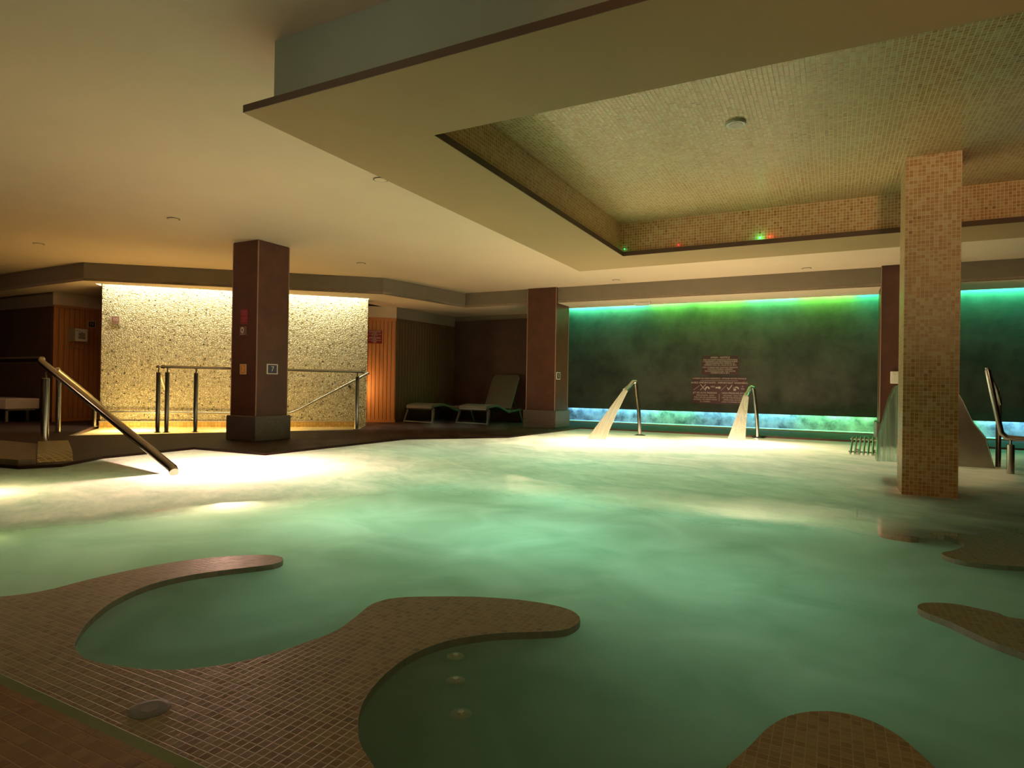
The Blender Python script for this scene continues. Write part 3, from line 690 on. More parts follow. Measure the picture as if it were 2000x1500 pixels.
# entry steps below the water
bm = bmesh.new()
for k, (x, z) in enumerate(((-6.5, -0.30), (-6.2, -0.50), (-5.8, -0.72), (-5.4, -0.95))):
    box(bm, -7.7, x, 1.9, 3.9, FLOORZ, z)
struct('floor_steps', bm, M['poolfloor'], 'pale submerged entry steps beside the left handrail')

sa = Vector((-6.95, 3.92, 0)); sb_ = Vector((-5.62, 3.68, 0)); sd = (sb_ - sa).normalized(); sn = Vector((-sd.y, sd.x, 0))
bm = bmesh.new(); box(bm, 0, (sb_ - sa).length, -0.10, 0.04, FLOORZ, -0.06, mtx=frame_mtx(sa, sd, sn))  # added blocker under the water, cuts a shadow edge from the step lamp
struct('wall_lamp_blocker', bm, M['mosaic_seat'], 'submerged side wall of the entry steps under the sloping handrail')

# ---- handrails
def post(bm_name, x, y, z0, z1, r, parent, flange=True, neck=0.07):
    bm = bmesh.new(); lathe(bm, [(r, 0), (r, z1 - z0 - neck - 0.008), (r * .8, z1 - z0 - neck)], (x, y, z0), 20)
    p = build('post', bm, M['steel'], parent, True)
    bm = bmesh.new(); lathe(bm, [(r * .33, 0), (r * .33, neck + 0.005)], (x, y, z1 - neck), 12); build('post_neck', bm, M['steel'], p, True)
    if flange:
        bm = bmesh.new(); lathe(bm, [(r * 1.7, 0), (r * 1.7, 0.008), (r * 1.1, 0.014)], (x, y, z0), 24); build('flange', bm, M['steel'], p, True)
    return p
def rail(pts, r, parent, ends=(True, True), name='top_rail', mat='steel'):
    bm = bmesh.new(); tube(bm, pts, r, 16)
    o = build(name, bm, M[mat], parent, True)
    for e, c in zip(ends, (pts[0], pts[-1])):
        if e:
            bm = bmesh.new(); ball(bm, c, r * 1.45, 16); build('rail_end', bm, M['steel'], o, True)
    return o
t = empty('handrail', (-9.0, 4.2, 0), label='thick steel handrail sloping down into the bright water beside the entry curb', cat='handrail')
rail([(-14.2, 4.52, 1.10), (-9.16, 4.30, 1.10), (-9.10, 4.27, 1.09), (-9.03, 4.24, 1.06), (-5.47, 3.66, 0.03), (-5.42, 3.64, 0.0)], 0.042, t, (False, False))
post('p', -8.60, 4.08, 0.0, 0.93, 0.042, t)
t = empty('handrail', (-10.9, 5.3, 0), label='slender steel handrail with ball end leading down from the deck left of the pebble wall', cat='handrail')
rail([(-10.9, 5.34, 1.0), (-11.55, 6.12, 0.62), (-12.05, 6.72, 0.30)], 0.026, t, (True, False))
post('p', -10.89, 5.352, 0.0, 0.985, 0.034, t)
post('p', -11.90, 6.44, 0.0, 0.40, 0.034, t)
# guard rail before the foot pool
t = empty('guard_rail', (-8.8, 7.5, 0), label='long steel guard rail with ball ends running behind the brown column to the pebble wall', cat='guard rail')
ga = Vector((-9.69, 6.36, 0)); gb = Vector((-7.81, 8.86, 0)); gd = (gb - ga).normalized()
g0 = ga - gd * 0.06; g1 = gb + gd * 0.05
rail([(g0.x, g0.y, 1.075), (g1.x, g1.y, 1.075)], 0.027, t)
for s in (0.0, 0.42, 3.08):
    p = ga + gd * s; post('p', p.x, p.y, 0.0, 1.06, 0.034, t)
t = empty('guard_rail', (-9.78, 6.25, 0), label='short steel rail with ball end at the left end of the long guard rail', cat='guard rail')
rail([(-9.80, 6.27, 1.075), (-10.35, 6.75, 0.72), (-10.55, 6.92, 0.60)], 0.022, t)
post('p', -9.775, 6.265, 0.0, 1.06, 0.034, t)
# rail fixed on the pebble wall
t = empty('wall_handrail', tuple(pw(1, 0.06, 0.24)), label='thin steel handrail fixed low on the pebble wall and rising at its right end', cat='handrail')
q = [pw(-0.05, 0.09, 0.26), pw(3.22, 0.09, 0.235), pw(3.30, 0.09, 0.245), pw(3.42, 0.09, 0.29), pw(PWL + 0.02, 0.09, 1.07)]
rail(q, 0.020, t, mat='brushed')
for (s, z, zz) in ((1.57, 0.145, 0.23), (4.45, 0.80, 0.86)):
    bm = bmesh.new(); c = pw(s, 0.0, z)
    m_ = Matrix.Translation(c) @ pw_n.to_track_quat('Z', 'Y').to_matrix().to_4x4()
    lathe(bm, [(0.04, 0), (0.04, 0.012), (0.012, 0.02), (0.012, 0.06)], seg=20, mtx=m_)
    tube(bm, [pw(s, 0.05, z), pw(s, 0.085, z + 0.02), pw(s, 0.09, zz)], 0.009, 8)
    build('wall_bracket', bm, M['steel'], t, True)
# right-hand rails
t = empty('handrail', (1.74, 8.6, 0), label='steel handrail bending level at its stub post, right of the water cannon', cat='handrail')
rail([(1.53, 8.64, 1.12), (1.655, 8.62, 0.42), (1.70, 8.62, 0.372), (1.76, 8.61, 0.365), (2.9, 8.45, 0.30)], 0.030, t, (False, False))
post('p', 1.742, 8.617, -0.13, 0.345, 0.036, t, False, 0.05)
t = empty('handrail', (1.6, 9.2, 0), label='slim steel pole and rail close behind the bent handrail at the right', cat='handrail')
rail([(1.635, 9.30, 1.17), (1.74, 9.3, 0.90), (1.78, 9.3, 0.72)], 0.018, t, (False, False))
post('p', 1.765, 9.32, -0.13, 0.92, 0.028, t, False)

# ---- water jets (arched spouts) and their streams
def spout(x, y, top, tipdx, tipdy, label):
    t = empty('water_spout', (x, y, WZ), label=label, cat='water spout')
    pts = [(x, y, WZ - 0.3), (x - 0.02, y, WZ + 0.3), (x - 0.085, y - 0.01, top - 0.06), (x - 0.105, y - 0.03, top - 0.01), (x - 0.13, y - 0.06, top), (x - 0.155, y - 0.11, top - 0.045), (x + tipdx, y + tipdy, top - 0.14)]
    bm = bmesh.new(); tube(bm, [tuple(v) for v in catmull(pts, 5)], 0.034, 16)
    p = build('pipe', bm, M['steel'], t, True)
    bm = bmesh.new(); lathe(bm, [(0.12, 0), (0.12, 0.01), (0.05, 0.03)], (x, y, WZ - 0.012), 24); build('flange', bm, M['steel'], t, True)
    a = Vector(pts[-2]); b = Vector(pts[-1]); d = (b - a).normalized()
    bm = bmesh.new(); tube(bm, [b - d * 0.05, b + d * 0.05], [0.04, 0.05], 16); build('nozzle', bm, M['steel'], t, True)
    return b + d * 0.04, d
def stream(a, b, label, w0, w1):
    a = Vector(a); b = Vector(b)
    bm = bmesh.new()
    side = Vector((1, 0.15, 0)).normalized(); depth = Vector((0, 1, 0))
    rings = []
    for k in range(13):
        t_ = k / 12; p = a.lerp(b, t_) + Vector((0, 0, 0.04 * (t_ - t_ * t_)))
        w = w0 + (w1 - w0) * t_; d_ = w * 0.45
        rings.append([bm.verts.new(p + side * math.cos(2 * PI * j / 20) * w * (1 - 0.22 * math.cos(4 * 2 * PI * j / 20) * t_) + depth * math.sin(2 * PI * j / 20) * d_) for j in range(20)])
    for i in range(12):
        for j in range(20): bm.faces.new((rings[i][j], rings[i][(j + 1) % 20], rings[i + 1][(j + 1) % 20], rings[i + 1][j]))
    o = build('water_stream', bm, M['stream'], None, True)
    tag(o, label, 'water stream', 'streams from the arched spouts')
    return o
e, d = spout(-3.216, 11.392, 0.97, -0.20, -0.24, 'arched steel water spout further from the red notices')
stream(e, (-3.56, 9.93, WZ), 'broad white water stream falling from the spout further from the notices', 0.05, 0.155)
e, d = spout(-1.235, 12.25, 0.90, -0.185, -0.22, 'arched steel water spout just right of the red notices')
stream(e, (-1.48, 11.2, WZ), 'white water stream falling from the spout just right of the notices', 0.05, 0.15)

# ---- water cannon: curved steel blade fountain behind the mosaic column
t = empty('water_cannon', (1.3, 9.2, -0.1), label='wide curved steel fountain blade partly hidden behind the mosaic column', cat='fountain')
fy0, fy1 = 9.12, 9.50
prof = [(1.71, -0.13), (1.60, 0.33), (1.48, 0.50), (1.38, 0.75), (1.30, 0.92), (1.18, 1.00), (1.0, 1.02), (0.85, 1.0), (0.74, 0.94), (0.735, 0.91), (0.85, 0.95), (1.0, 0.96), (1.08, 0.92), (1.10, 0.7), (1.05, 0.4), (0.98, -0.13)]
bm = bmesh.new()
va = [bm.verts.new((p[0], fy0, p[1])) for p in prof]; vb = [bm.verts.new((p[0], fy1, p[1])) for p in prof]
for i in range(len(prof)): j = (i + 1) % len(prof); bm.faces.new((va[i], va[j], vb[j], vb[i]))
bm.faces.new(va[::-1]); bm.faces.new(vb)
build('body', bm, M['brushed'], t)
bm = bmesh.new(); tube(bm, [(p[0] + .004, fy0 - .003, p[1]) for p in prof[:10]], 0.006, 8); build('rim', bm, M['steel'], t, True)
bm = bmesh.new(); box(bm, 1.56, 1.72, fy0 - .0, fy1, -0.14, -0.12); build('foot', bm, M['steel'], t)
bm = bmesh.new()
cur = [(0.76, 0.95), (0.70, 0.93), (0.66, 0.86), (0.615, 0.72), (0.57, 0.52), (0.53, 0.30), (0.505, 0.10), (0.49, WZ)]
cur = [tuple(v) for v in catmull(cur, 3)]
for off in (0, 0.02):
    va = [bm.verts.new((p[0] + off, fy0 + 0.02, p[1])) for p in cur]; vb = [bm.verts.new((p[0] + off, fy1 - 0.02, p[1])) for p in cur]
    for i in range(len(cur) - 1): bm.faces.new((va[i], va[i + 1], vb[i + 1], vb[i]))
    for k, v in enumerate(va): pass
# closing front sheet, the arc of water seen edge on
fa = [bm.verts.new((p[0], fy0 + 0.02, p[1])) for p in cur]; fb = [bm.verts.new((min(p[0] + 0.10 + 0.25 * (1 - p[1]), 0.95), fy0 + 0.05, p[1])) for p in cur]
for i in range(len(cur) - 1): bm.faces.new((fa[i], fa[i + 1], fb[i + 1], fb[i]))
cur_m, nt, out = new_mat('falling_sheet')
tl = N(nt, 'ShaderNodeBsdfTranslucent'); tl.inputs[0].default_value = (0.6, 0.75, 0.66, 1)
gl = N(nt, 'ShaderNodeBsdfGlossy'); gl.inputs['Roughness'].default_value = 0.25; gl.inputs[0].default_value = (0.5, 0.6, 0.55, 1)
tr = N(nt, 'ShaderNodeBsdfTransparent'); tr.inputs[0].default_value = (0.8, 0.9, 0.85, 1)
uv = N(nt, 'ShaderNodeTexCoord'); mp = N(nt, 'ShaderNodeMapping'); mp.inputs['Scale'].default_value = (30, 30, 1.2); nt.links.new(uv.outputs['Object'], mp.inputs[0])
nn = N(nt, 'ShaderNodeTexNoise'); nn.inputs['Scale'].default_value = 1; nt.links.new(mp.outputs[0], nn.inputs['Vector'])
a1 = N(nt, 'ShaderNodeMixShader'); a1.inputs[0].default_value = 0.35; nt.links.new(tl.outputs[0], a1.inputs[1]); nt.links.new(gl.outputs[0], a1.inputs[2])
a2 = N(nt, 'ShaderNodeMixShader'); nt.links.new(maprange(nt, nn.outputs[0], 0.35, 0.65, 0.3, 0.8), a2.inputs[0]); nt.links.new(tr.outputs[0], a2.inputs[1]); nt.links.new(a1.outputs[0], a2.inputs[2])
nt.links.new(a2.outputs[0], out.inputs[0])
o = build('water_curtain', bm, cur_m, None, True); tag(o, 'thin curved sheet of water pouring from the steel fountain blade', 'water curtain')

# ---- grating of steel bars by the far pool edge
t = empty('steel_grating', (0.35, 10.6, 0), label='small grating of parallel steel bars at the far pool edge by the water curtain', cat='grating')
for k in range(7):
    bm = bmesh.new(); x = 0.22 + k * 0.052
    tube(bm, [(x - 0.01, 9.62, 0.0), (x + 0.035, 10.35, 0.19)], 0.013, 8)
    build('bar', bm, M['steel'], t, True)
bm = bmesh.new(); tube(bm, [(0.19, 9.75, 0.02), (0.56, 9.75, 0.02)], 0.012, 8); tube(bm, [(0.22, 10.3, 0.165), (0.6, 10.3, 0.165)], 0.012, 8)
tube(bm, [(0.3, 9.9, -0.9), (0.3, 9.9, 0.05)], 0.02, 8); tube(bm, [(0.5, 9.9, -0.9), (0.5, 9.9, 0.05)], 0.02, 8)
build('support', bm, M['steel'], t, True)

# ---- bench
t = empty('bench', (-15, 6.4, 0), label='long bench with a cream top and dark legs against the dark wall at far left', cat='bench')
bz = 0.46
bm = BX(-17.5, -14.0, 5.98, 6.55, bz - 0.21, bz, 0.02); build('seat', bm, M['cushion'], t)
bm = BX(-17.4, -14.06, 6.04, 6.50, bz - 0.235, bz - 0.21); build('frame', bm, M['steel'], t)
for x in (-17.2, -15.95, -14.25):
    for y in (6.1, 6.45):
        bm = BX(x - .022, x + .022, y - .022, y + .022, 0, bz - 0.235); build('leg', bm, M['brushed'], t)

# ---- sun loungers
def lounger(name_label, foot, direction, raise_deg, seat_len=1.15, scale=1.0):
    """foot: corner under the foot end centre; direction: unit vector towards the head"""
    d = Vector((direction[0], direction[1], 0)).normalized(); n = Vector((-d.y, d.x, 0))
    t = empty('sun_lounger', (foot[0], foot[1], 0), label=name_label, cat='sun lounger', group='dark loungers in the recess')
    m = frame_mtx((foot[0], foot[1], 0), d, n)
    W = 0.36
    # deck: gentle wave over the seat
    prof = [(0.0, 0.38), (0.08, 0.42), (0.42, 0.44), (0.72, 0.36), (0.92, 0.30), (1.02, 0.32)]
    prof = [tuple(v) for v in catmull(prof, 4)]
    bm = bmesh.new()
    tp = []; bt = []
    for (x, z) in prof:
        tp.append([bm.verts.new(m @ Vector((x, s * W, z))) for s in (-1, 1)]); bt.append([bm.verts.new(m @ Vector((x, s * W, z - 0.03))) for s in (-1, 1)])
    for i in range(len(prof) - 1):
        bm.faces.new((tp[i][0], tp[i + 1][0], tp[i + 1][1], tp[i][1])); bm.faces.new((bt[i][0], bt[i][1], bt[i + 1][1], bt[i + 1][0]))
        bm.faces.new((tp[i][0], bt[i][0], bt[i + 1][0], tp[i + 1][0])); bm.faces.new((tp[i][1], tp[i + 1][1], bt[i + 1][1], bt[i][1]))
    for e_ in (0, -1): bm.faces.new((tp[e_][0], tp[e_][1], bt[e_][1], bt[e_][0]))
    build('seat', bm, M['grey_plastic'], t)
    a = math.radians(raise_deg); x0, z0 = 1.04, 0.33
    bm = bmesh.new()
    q = [(0, -W), (0.80, -W), (0.88, -W + 0.06), (0.88, W - 0.06), (0.80, W), (0, W)]
    prism(bm, q, 0, 0.03, mtx=m @ Matrix.Translation((x0, 0, z0)) @ Matrix.Rotation(-a, 4, 'Y'))
    build('backrest', bm, M['grey_plastic'], t)
    # side rails and end apron
    bm = bmesh.new()
    for s in (-1, 1):
        pts = [m @ Vector((x, s * (W + 0.005), z - 0.045)) for x, z in prof] + [m @ Vector((1.50, s * (W + .005), 0.30))]
        tube(bm, pts, 0.024, 8)
    tube(bm, [m @ Vector((0.02, -W, 0.33)), m @ Vector((0.02, W, 0.33))], 0.028, 8)
    build('frame', bm, M['dark_plastic'], t)
    for x, dx in ((0.08, -0.10), (1.38, 0.10)):
        for s in (-1, 1):
            bm = bmesh.new(); tube(bm, [m @ Vector((x, s * W, 0.33)), m @ Vector((x + dx * .5, s * (W + .03), 0.16)), m @ Vector((x + dx, s * (W + .05), 0.0))], [0.034, 0.03, 0.028], 10)
            build('leg', bm, M['dark_plastic'], t)
    bm = bmesh.new()
    tube(bm, [m @ Vector((-0.02, -W - .05, 0.03)), m @ Vector((-0.02, W + .05, 0.03))], 0.018, 8); build('foot_bar', bm, M['dark_plastic'], t)
    if raise_deg > 5:
        bm = bmesh.new(); hx = x0 + 0.5 * math.cos(a); hz = z0 + 0.5 * math.sin(a)
        bm.free()
        for s in (-1, 1):
            bm = bmesh.new(); tube(bm, [m @ Vector((hx, s * .22, hz)), m @ Vector((1.48, s * .24, 0.28))], 0.014, 8)
            build('prop', bm, M['dark_plastic'], t)
    return t
lounger('dark plastic sun lounger lying flat beside the orange board wall', (-8.13, 11.15), (0.1, 1.0), 0)
lounger('dark plastic sun lounger with its back raised beside the brown column', (-6.96, 11.5), (0.05, 1.0), 62)

# ---- signs
def to_mesh_text(name, body, size, mat, parent, m, extrude=0.001, align='CENTER'):
    cu = bpy.data.curves.new(name, 'FONT'); cu.body = body; cu.size = size; cu.align_x = align; cu.align_y = 'CENTER'; cu.extrude = extrude
    tmp = bpy.data.objects.new('tmp', cu); COL.objects.link(tmp)
    bpy.context.view_layer.update()
    dg = bpy.context.evaluated_depsgraph_get()
    me = bpy.data.meshes.new_from_object(tmp.evaluated_get(dg))
    bpy.data.objects.remove(tmp); me.transform(m)
    me.materials.clear(); me.materials.append(mat)
    o = bpy.data.objects.new(name, me); COL.objects.link(o)
    o.parent = parent
    o.matrix_parent_inverse = Matrix.LocRotScale(parent.location, parent.rotation_euler, parent.scale).inverted()
    return o
def face_mtx(c, d, n):
    """x along d (reading direction), y up, z along outward normal n"""
    return Matrix(((d.x, 0, n.x, c[0]), (d.y, 0, n.y, c[1]), (d.z, 1, n.z, c[2]), (0, 0, 0, 1)))
def plate(bm, m, w, h, t0=0.0, t1=0.006, cx=0, cy_=0):
    box(bm, cx - w / 2, cx + w / 2, cy_ - h / 2, cy_ + h / 2, t0, t1, mtx=m)
def number_sign(txt, c, d, n, w, h, pm, tm, fm, label):
    m = face_mtx(c, d, n); t = empty('number_sign', tuple(c), label=label, cat='sign', group='small numbered square signs')
    bm = bmesh.new(); plate(bm, m, w, h, -0.002, 0.006); build('border', bm, fm, t)
    bm = bmesh.new(); plate(bm, m, w * .80, h * .82, 0.006, 0.008); build('panel', bm, pm, t)
    to_mesh_text('number', txt, h * (.72 if len(txt) == 1 else .6), tm, t, m @ Matrix.Translation((0, -0.0, 0.0095)))
X_ = Vector((1, 0, 0)); Y_ = Vector((0, 1, 0))
nY = Vector((0, -1, 0))
# on the brown column: left face looks to -y... (front faces: -y and +x)
number_sign('2', (-7.622, CY0 - 0.001, 1.035), X_, nY, 0.135, 0.15, M['orange'], plain('pale_orange', (0.95, 0.74, 0.46), 0.4), plain('cream_border', (0.85, 0.62, 0.40), 0.4), 'orange sign 2 on the left face of the brown column')
number_sign('7', (CX1 + 0.001, 6.435, 1.045), Y_, X_, 0.20, 0.15, M['navy'], M['signwhite'], M['signwhite'], 'navy sign 7 on the right face of the brown column')
number_sign('11', (-13.745, 7.35, 2.0), Y_, Vector((1, 0, 0)), 0.155, 0.135, M['blackplate'], M['signwhite'], M['cushion'], 'black sign 11 on the left pine boards')
number_sign('10', tuple(pw(0.225, 0.012, 1.965)), pw_d, pw_n, 0.155, 0.145, M['mauve'], M['cushion'], M['cushion'], 'mauve sign 10 on the pebble wall')
number_sign('1', (-5.068, 11.78, 1.08), Y_, X_, 0.19, 0.15, M['blackplate'], M['signwhite'], M['signwhite'], 'small dark sign 1 on the column by the lounger recess')
def text_rows(t, m, w, h, rows, mat, thick=0.3):
    """rows of lettering too small to read in the photograph"""
    bm = bmesh.new(); rnd = random.Random(len(rows) * 7 + 3)
    n_ = len(rows)
    for i, f in enumerate(rows):
        yv = h / 2 - (i + 1) * h / (n_ + 1); x = -w * f / 2
        while x < w * f / 2 - 0.004:
            l = min(rnd.uniform(.1, .22) * w, w * f / 2 - x)
            plate(bm, m, l, h / (n_ + 1) * thick, 0.007, 0.0085, cx=x + l / 2, cy_=yv); x += l + 0.035 * w
    build('lettering', bm, mat, t)
# red notice and lifebuoy plate on the column
m = face_mtx((-7.615, CY0 - 0.001, 1.80), X_, nY)
t = empty('notice_sign', (-7.615, CY0, 1.8), label='narrow dark red notice high on the brown column, above the lifebuoy plate', cat='sign')
bm = bmesh.new(); plate(bm, m, 0.165, 0.215); build('plate', bm, M['signred'], t)
pinkl = plain('pink_lettering', (0.55, 0.13, 0.16), 0.5)
text_rows(t, m, 0.15, 0.21, [.75, .85, .4, .8, .01, .75, .85, .4, .85, .1], pinkl)
m = face_mtx((-7.63, CY0 - 0.001, 1.595), X_, nY)
t = empty('lifebuoy_sign', (-7.63, CY0, 1.6), label='small grey plate with a white ring below the red notice on the brown column', cat='sign')
bm = bmesh.new(); plate(bm, m, 0.15, 0.12); build('plate', bm, plain('clear_plate', (0.16, 0.11, 0.08), 0.3), t)
bm = bmesh.new()
for k in range(24):
    a0 = 2 * PI * k / 24; a1 = 2 * PI * (k + 1) / 24
    vs = [bm.verts.new(m @ Vector((-0.02 + r_ * .8 * math.cos(a_), 0.01 + r_ * math.sin(a_), 0.008))) for r_, a_ in ((.022, a0), (.045, a0), (.045, a1), (.022, a1))]
    bm.faces.new(vs)
build('ring', bm, M['signwhite'], t)
bm = bmesh.new(); plate(bm, m, 0.08, 0.012, 0.006, 0.008, cx=-0.02, cy_=-0.052); build('lettering', bm, M['signtext'], t)
# red notice on the orange boards
sc_ = Vector((-9.075, 10.758, 0)) 
m = face_mtx((sc_.x + rn.x * .012, sc_.y + rn.y * .012, 1.90), rd, rn)
t = empty('notice_sign', (sc_.x, sc_.y, 1.9), label='square dark red notice with white rows of text on the orange pine boards', cat='sign')
bm = bmesh.new(); plate(bm, m, 0.32, 0.295); build('plate', bm, M['signred'], t)
text_rows(t, m, 0.28, 0.30, [.95, .9, .3, 1, .5, .15, .85, .95, .3, 1, .4, .2], M['signtext'], .42)
# notices on the green wall
m = face_mtx((-2.25, 14.297, 1.392), X_, nY)
t = empty('notice_sign', (-2.25, 14.3, 1.39), label='upper maroon water temperature notice on the green lit back wall', cat='sign')
bm = bmesh.new(); plate(bm, m, 0.79, 0.42); build('plate', bm, M['signdark'], t)
rows = ['AVISO - NOTICE', 'POR RAZONES HIGIENICO SANITARIAS', 'Y SIGUIENDO LAS RECOMENDACIONES', 'SEGUN NORMATIVA VIGENTE, LA', 'TEMPERATURA DEL AGUA ES DE 28ºC', 'FOR HYGIENE AND SANITARY REASONS', 'AND FOLLOWING CURRENT', 'RECOMMENDATIONS, THE WATER', 'TEMPERATURE IS 28ºC']
ys = [.168, .117, .078, .040, .000, -.052, -.092, -.134, -.174]
for i, (tx, yv) in enumerate(zip(rows, ys)):
    to_mesh_text('lettering', tx, 0.056 if i == 0 else 0.041, M['signtext'], t, m @ Matrix.Translation((0, yv, 0.008)))
m = face_mtx((-2.27, 14.297, 0.832), X_, nY)
t = empty('warning_sign', (-2.27, 14.3, 0.83), label='lower and larger maroon high pressure jet warning on the green lit back wall', cat='sign')
bm = bmesh.new(); plate(bm, m, 1.165, 0.60); build('plate', bm, M['signdark'], t)
def tx(body, size, x, yv): to_mesh_text('lettering', body, size, M['signtext'], t, m @ Matrix.Translation((x, yv, 0.008)))
tx('CHORRO DE NADO ENERGICO - INTENSE WATER MASSAGE', 0.042, 0, .262)
tx('AVISO IMPORTANTE - IMPORTANT WARNING', 0.058, 0, .165)
tx('NO', 0.055, -0.13, .08); tx('SI', 0.045, 0.50, .09); tx('YES', 0.045, 0.50, .035)
tx('JET DE ALTA PRESION!', 0.052, -0.30, -.06); tx('HIGH PRESSURE JET!', 0.052, 0.30, -.06)
for i, (a_, b_) in enumerate((('PRECAUCION - SOLO', 'CAUTION - ONLY FOR'), ('PARA USO EN LA ESPALDA', 'USE ON THE SHOULDERS'), ('HOMBRO, NO MIRAR HACIA', 'UPPER AREA, DO NOT'), ('EL CHORRO', 'LOOK TOWARDS THE JET'))):
    tx(a_, 0.040, -0.29, -.115 - i * .047); tx(b_, 0.040, 0.30, -.115 - i * .047)
bm = bmesh.new(); plate(bm, m, 0.8, 0.006, 0.006, 0.009, cy_=.215); plate(bm, m, 0.006, 0.16, 0.006, 0.009, cx=0.01, cy_=-.16); build('divider', bm, M['signtext'], t)
def bar(bm, a, b, w):
    a = Vector(a); b = Vector(b); d = (b - a).normalized(); n = Vector((-d.y, d.x)) * w / 2
    bm.faces.new([bm.verts.new(m @ Vector((p.x, p.y, 0.0085))) for p in (a + n, a - n, b - n, b + n)])
bm = bmesh.new()
bar(bm, (-0.40, 0.13), (-0.28, -0.01), 0.012); bar(bm, (-0.28, 0.13), (-0.40, 0.0), 0.012)
bar(bm, (-0.01 - .06, 0.06), (0.02, 0.06), 0.03); bar(bm, (0.0, 0.085), (0.04, 0.06), 0.02); bar(bm, (0.0, 0.035), (0.04, 0.06), 0.02)
bar(bm, (0.18, 0.07), (0.21, 0.01), 0.018); bar(bm, (0.205, 0.01), (0.28, 0.12), 0.014)
bar(bm, (-0.55, 0.0), (-0.42, 0.10), 0.006); bar(bm, (0.05, 0.0), (0.17, 0.12), 0.006)
for (cx_, r0_, r1_, a0, a1) in ((-0.245, 0.02, 0.05, -0.3, 3.6), (0.37, 0.03, 0.055, 0.0, 3.14)):
    for k in range(12):
        q0 = a0 + (a1 - a0) * k / 12; q1 = a0 + (a1 - a0) * (k + 1) / 12
        bm.faces.new([bm.verts.new(m @ Vector((cx_ + r_ * math.cos(q_), 0.035 + r_ * math.sin(q_), 0.0085))) for r_, q_ in ((r0_, q0), (r1_, q0), (r1_, q1), (r0_, q1))])
bar(bm, (0.33, 0.07), (0.34, 0.0), 0.05)
build('pictogram', bm, M['signtext'], t)

# paper notice box on the left boards and the bracket below it
t = empty('dispenser_box', (-13.75, 7.05, 1.75), label='small white box with a paper notice on the left pine boards', cat='box')
m = face_mtx((-13.745, 7.06, 1.755), Y_, X_)
bm = bmesh.new(); plate(bm, m, 0.30, 0.27, 0.0, 0.09); build('case', bm, plain('grey_case', (0.30, 0.24, 0.16), 0.4), t)
bm = bmesh.new(); plate(bm, m, 0.23, 0.25, 0.09, 0.094, cx=0.05); build('paper', bm, M['signwhite'], t)
bm = bmesh.new()
for k, f in enumerate((.12, .13, .11, .14, .13)): plate(bm, m, f, 0.014, 0.094, 0.096, cx=0.06, cy_=0.03 - k * .025)
for k in range(3): plate(bm, m, 0.014, 0.02, 0.094, 0.096, cx=-0.03 + k * .045, cy_=0.085 - k * .015)
build('lettering', bm, M['blackplate'], t)
t = empty('towel_shelf', (-13.72, 7.0, 1.5), label='thin metal wire shelf on the boards below the white box', cat='shelf')
bm = bmesh.new()
pts = [m @ Vector(p) for p in ((-0.17, 0.16, 0.0), (-0.20, 0.05, 0.03), (-0.20, -0.27, 0.03), (0.12, -0.27, 0.03), (0.15, -0.12, 0.02))]
tube(bm, pts, 0.007, 8); build('wire_frame', bm, M['brushed'], t, True)
# light grey box on the far right column
t = empty('control_box', (0.86, 11.6, 1.09), label='small pale grey control box on the brown column behind the mosaic column', cat='box')
bm = BX(0.80, 0.95, 11.55, 11.62, 0.99, 1.185, 0.008); build('case', bm, M['white'], t)
bm = BX(0.83, 0.92, 11.545, 11.551, 1.03, 1.14, 0.002); build('cover', bm, M['white'], t)

# ---- ceiling fittings
def downlight(x, y, z, label, r=0.075):
    t = empty('downlight', (x, y, z), label=label, cat='downlight', group='unlit recessed downlights')
    bm = bmesh.new()
    lathe(bm, [(r, -0.006), (r, -0.0005), (r * 0.8, -0.0005), (r * .8, -0.006)], (x, y, z), 24); build('trim_ring', bm, M['fascia'], t, True)
    bm = bmesh.new(); lathe(bm, [(r * .82, -0.009), (r * .82, -0.004)], (x, y, z), 24); build('lens', bm, M['ceiling'], t)
    return t
DL = [(-4.05, 4.85, 'unlit round downlight in the ceiling touching the canopy edge'), (-7.43, 4.92, 'unlit round downlight in the ceiling nearest above the brown column'),
      (-7.15, 8.10, 'unlit round downlight in the ceiling just right of the brown column top'), (-10.74, 4.97, 'unlit round downlight in the far left of the ceiling'),
      (-3.70, 11.30, 'unlit round downlight between canopy and the left end of the back fascia'), (-0.43, 11.40, 'unlit round downlight between canopy and back fascia, toward the mosaic column')]
for x, y, l in DL: downlight(x, y, CEIL, l)
t = empty('ceiling_speaker', (-0.69, 4.94, CEIL - .012), label='round pale disc on the mosaic coffer ceiling', cat='ceiling speaker')
bm = bmesh.new(); lathe(bm, [(0.07, -0.022), (0.075, -0.016), (0.075, 0.0)], (-0.69, 4.94, CEIL - 0.012), 28); build('disc', bm, M['white'], t, True)
bm = bmesh.new(); lathe(bm, [(0.05, -0.024), (0.05, -0.0215)], (-0.69, 4.94, CEIL - 0.012), 28); build('grille', bm, M['cushion'], t)
t = empty('emergency_light', (-3.43, 12.2, SOF), label='small white emergency light under the soffit near the green wall', cat='emergency light')
bm = BX(-3.60, -3.27, 12.12, 12.24, SOF - 0.055, SOF, 0.012); build('housing', bm, M['white'], t)
bm = BX(-3.57, -3.30, 12.14, 12.22, SOF - 0.066, SOF - 0.05, 0.006); build('diffuser', bm, M['cushion'], t)
for (x0, x1, l) in ((-3.1, -2.05, 'slim slot air diffuser in the soffit beside the emergency light'), (0.02, 0.66, 'slim slot air diffuser in the soffit by the far right brown column')):
    t = empty('air_diffuser', (x0, 12.5, SOF), label=l, cat='air diffuser')
    bm = BX(x0, x1, 12.46, 12.50, SOF - 0.008, SOF); box(bm, x0, x1, 12.53, 12.57, SOF - 0.008, SOF); build('blade', bm, M['white'], t)
    bm = BX(x0, x1, 12.50, 12.53, SOF - 0.003, SOF + .001); build('slot', bm, M['black'], t)
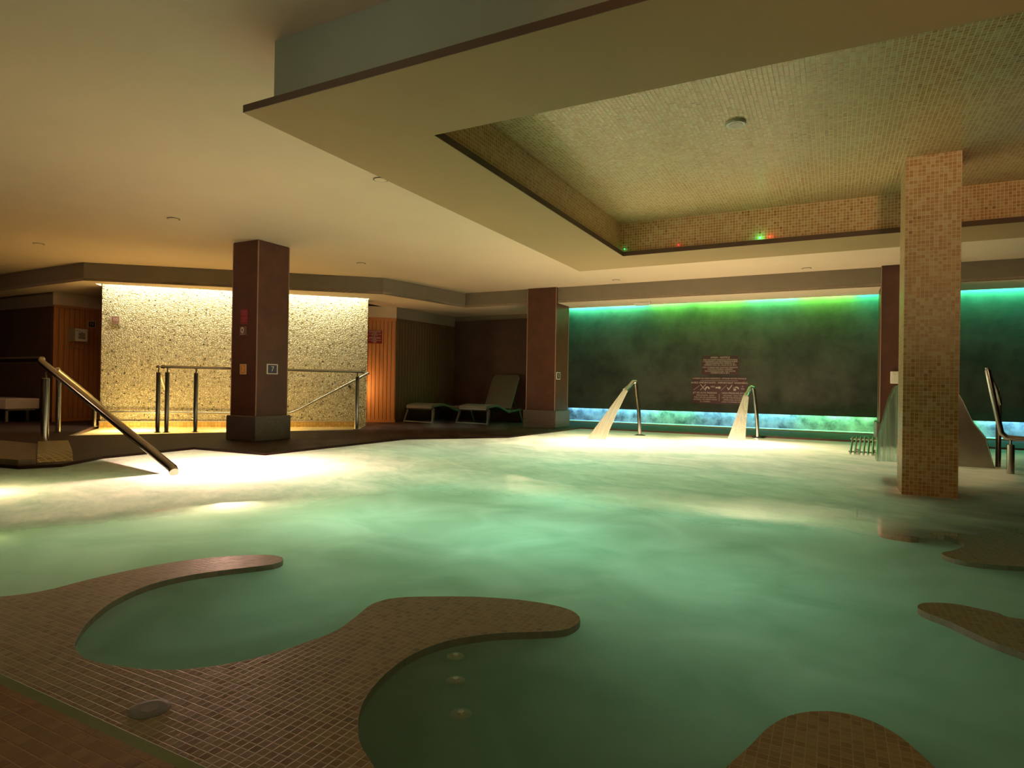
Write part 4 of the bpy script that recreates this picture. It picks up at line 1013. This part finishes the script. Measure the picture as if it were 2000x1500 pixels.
# fibre optic points on the far lip of the coffer
def fibre(x, z, col, power, label, es):
    t = empty('fibre_light', (x, iy1 + .03, z), label=label, cat='accent light', group='coloured fibre light points on the coffer side')
    bm = bmesh.new(); ball(bm, (x, iy1 + 0.032, z), 0.008, 10)
    build('lens', bm, plain('fibre_lens', col, 0.3, emit=col, estr=es), t, True)
    lamp('fibre_glow', 'POINT', (x, iy1 + 0.015, z), power, col, radius=0.006)
fibre(-0.755, 2.56, (0.05, 1.0, 0.25), 0.16, 'bright green light point on the far side of the coffer', 14)
fibre(-0.655, 2.56, (1.0, 0.03, 0.03), 0.07, 'red light point right beside the bright green one on the coffer', 6)
fibre(-2.32, 2.57, (0.05, 0.9, 0.2), 0.02, 'faint green light point in the far left corner of the coffer', 3)
fibre(-1.66, 2.56, (0.9, 0.03, 0.03), 0.02, 'faint red light point near the far left corner of the coffer', 3)

# ---- pool fittings
t = empty('pool_drain', (-2.2, 1.40, -0.35), label='dark oval drain cover on the near left mosaic seat wall', cat='drain')
bm = bmesh.new(); lathe(bm, [(0.07, 0), (0.07, 0.002), (0.055, 0.003)], (-2.2, 1.40, -0.35), 24); build('cover', bm, plain('drain_plastic', (0.06, 0.055, 0.045), 0.6), t)
bm = bmesh.new(); lathe(bm, [(0.03, 0.002), (0.03, 0.004)], (-2.2, 1.40, -0.35), 16); build('cap', bm, M['dark_plastic'], t)
reflm = plain('reflection_tint', (0.17, 0.27, 0.20), 0.6)  # pale colour of the floating discs stands for reflections in the bay
for (x, y, l) in ((-1.513, 2.388, 'pale bubble jet in the larger seat bay, closest to the curved wall'), (-1.387, 2.193, 'pale bubble jet in the larger seat bay, middle of the three'), (-1.227, 1.98, 'pale bubble jet in the larger seat bay, farthest from the curved wall')):
    t = empty('reflection_disc', (x, y, CLZ), label=l, cat='jet nozzle', group='bubble jets in the seat bay')
    bm = bmesh.new(); lathe(bm, [(0.040, 0.001), (0.036, 0.005), (0.022, 0.007)], (x, y, CLZ), 20); build('ring', bm, reflm, t, True)
    bm = bmesh.new(); lathe(bm, [(0.016, 0.006), (0.012, 0.012)], (x, y, CLZ), 14); build('disc_core', bm, M['brushed'], t, True)
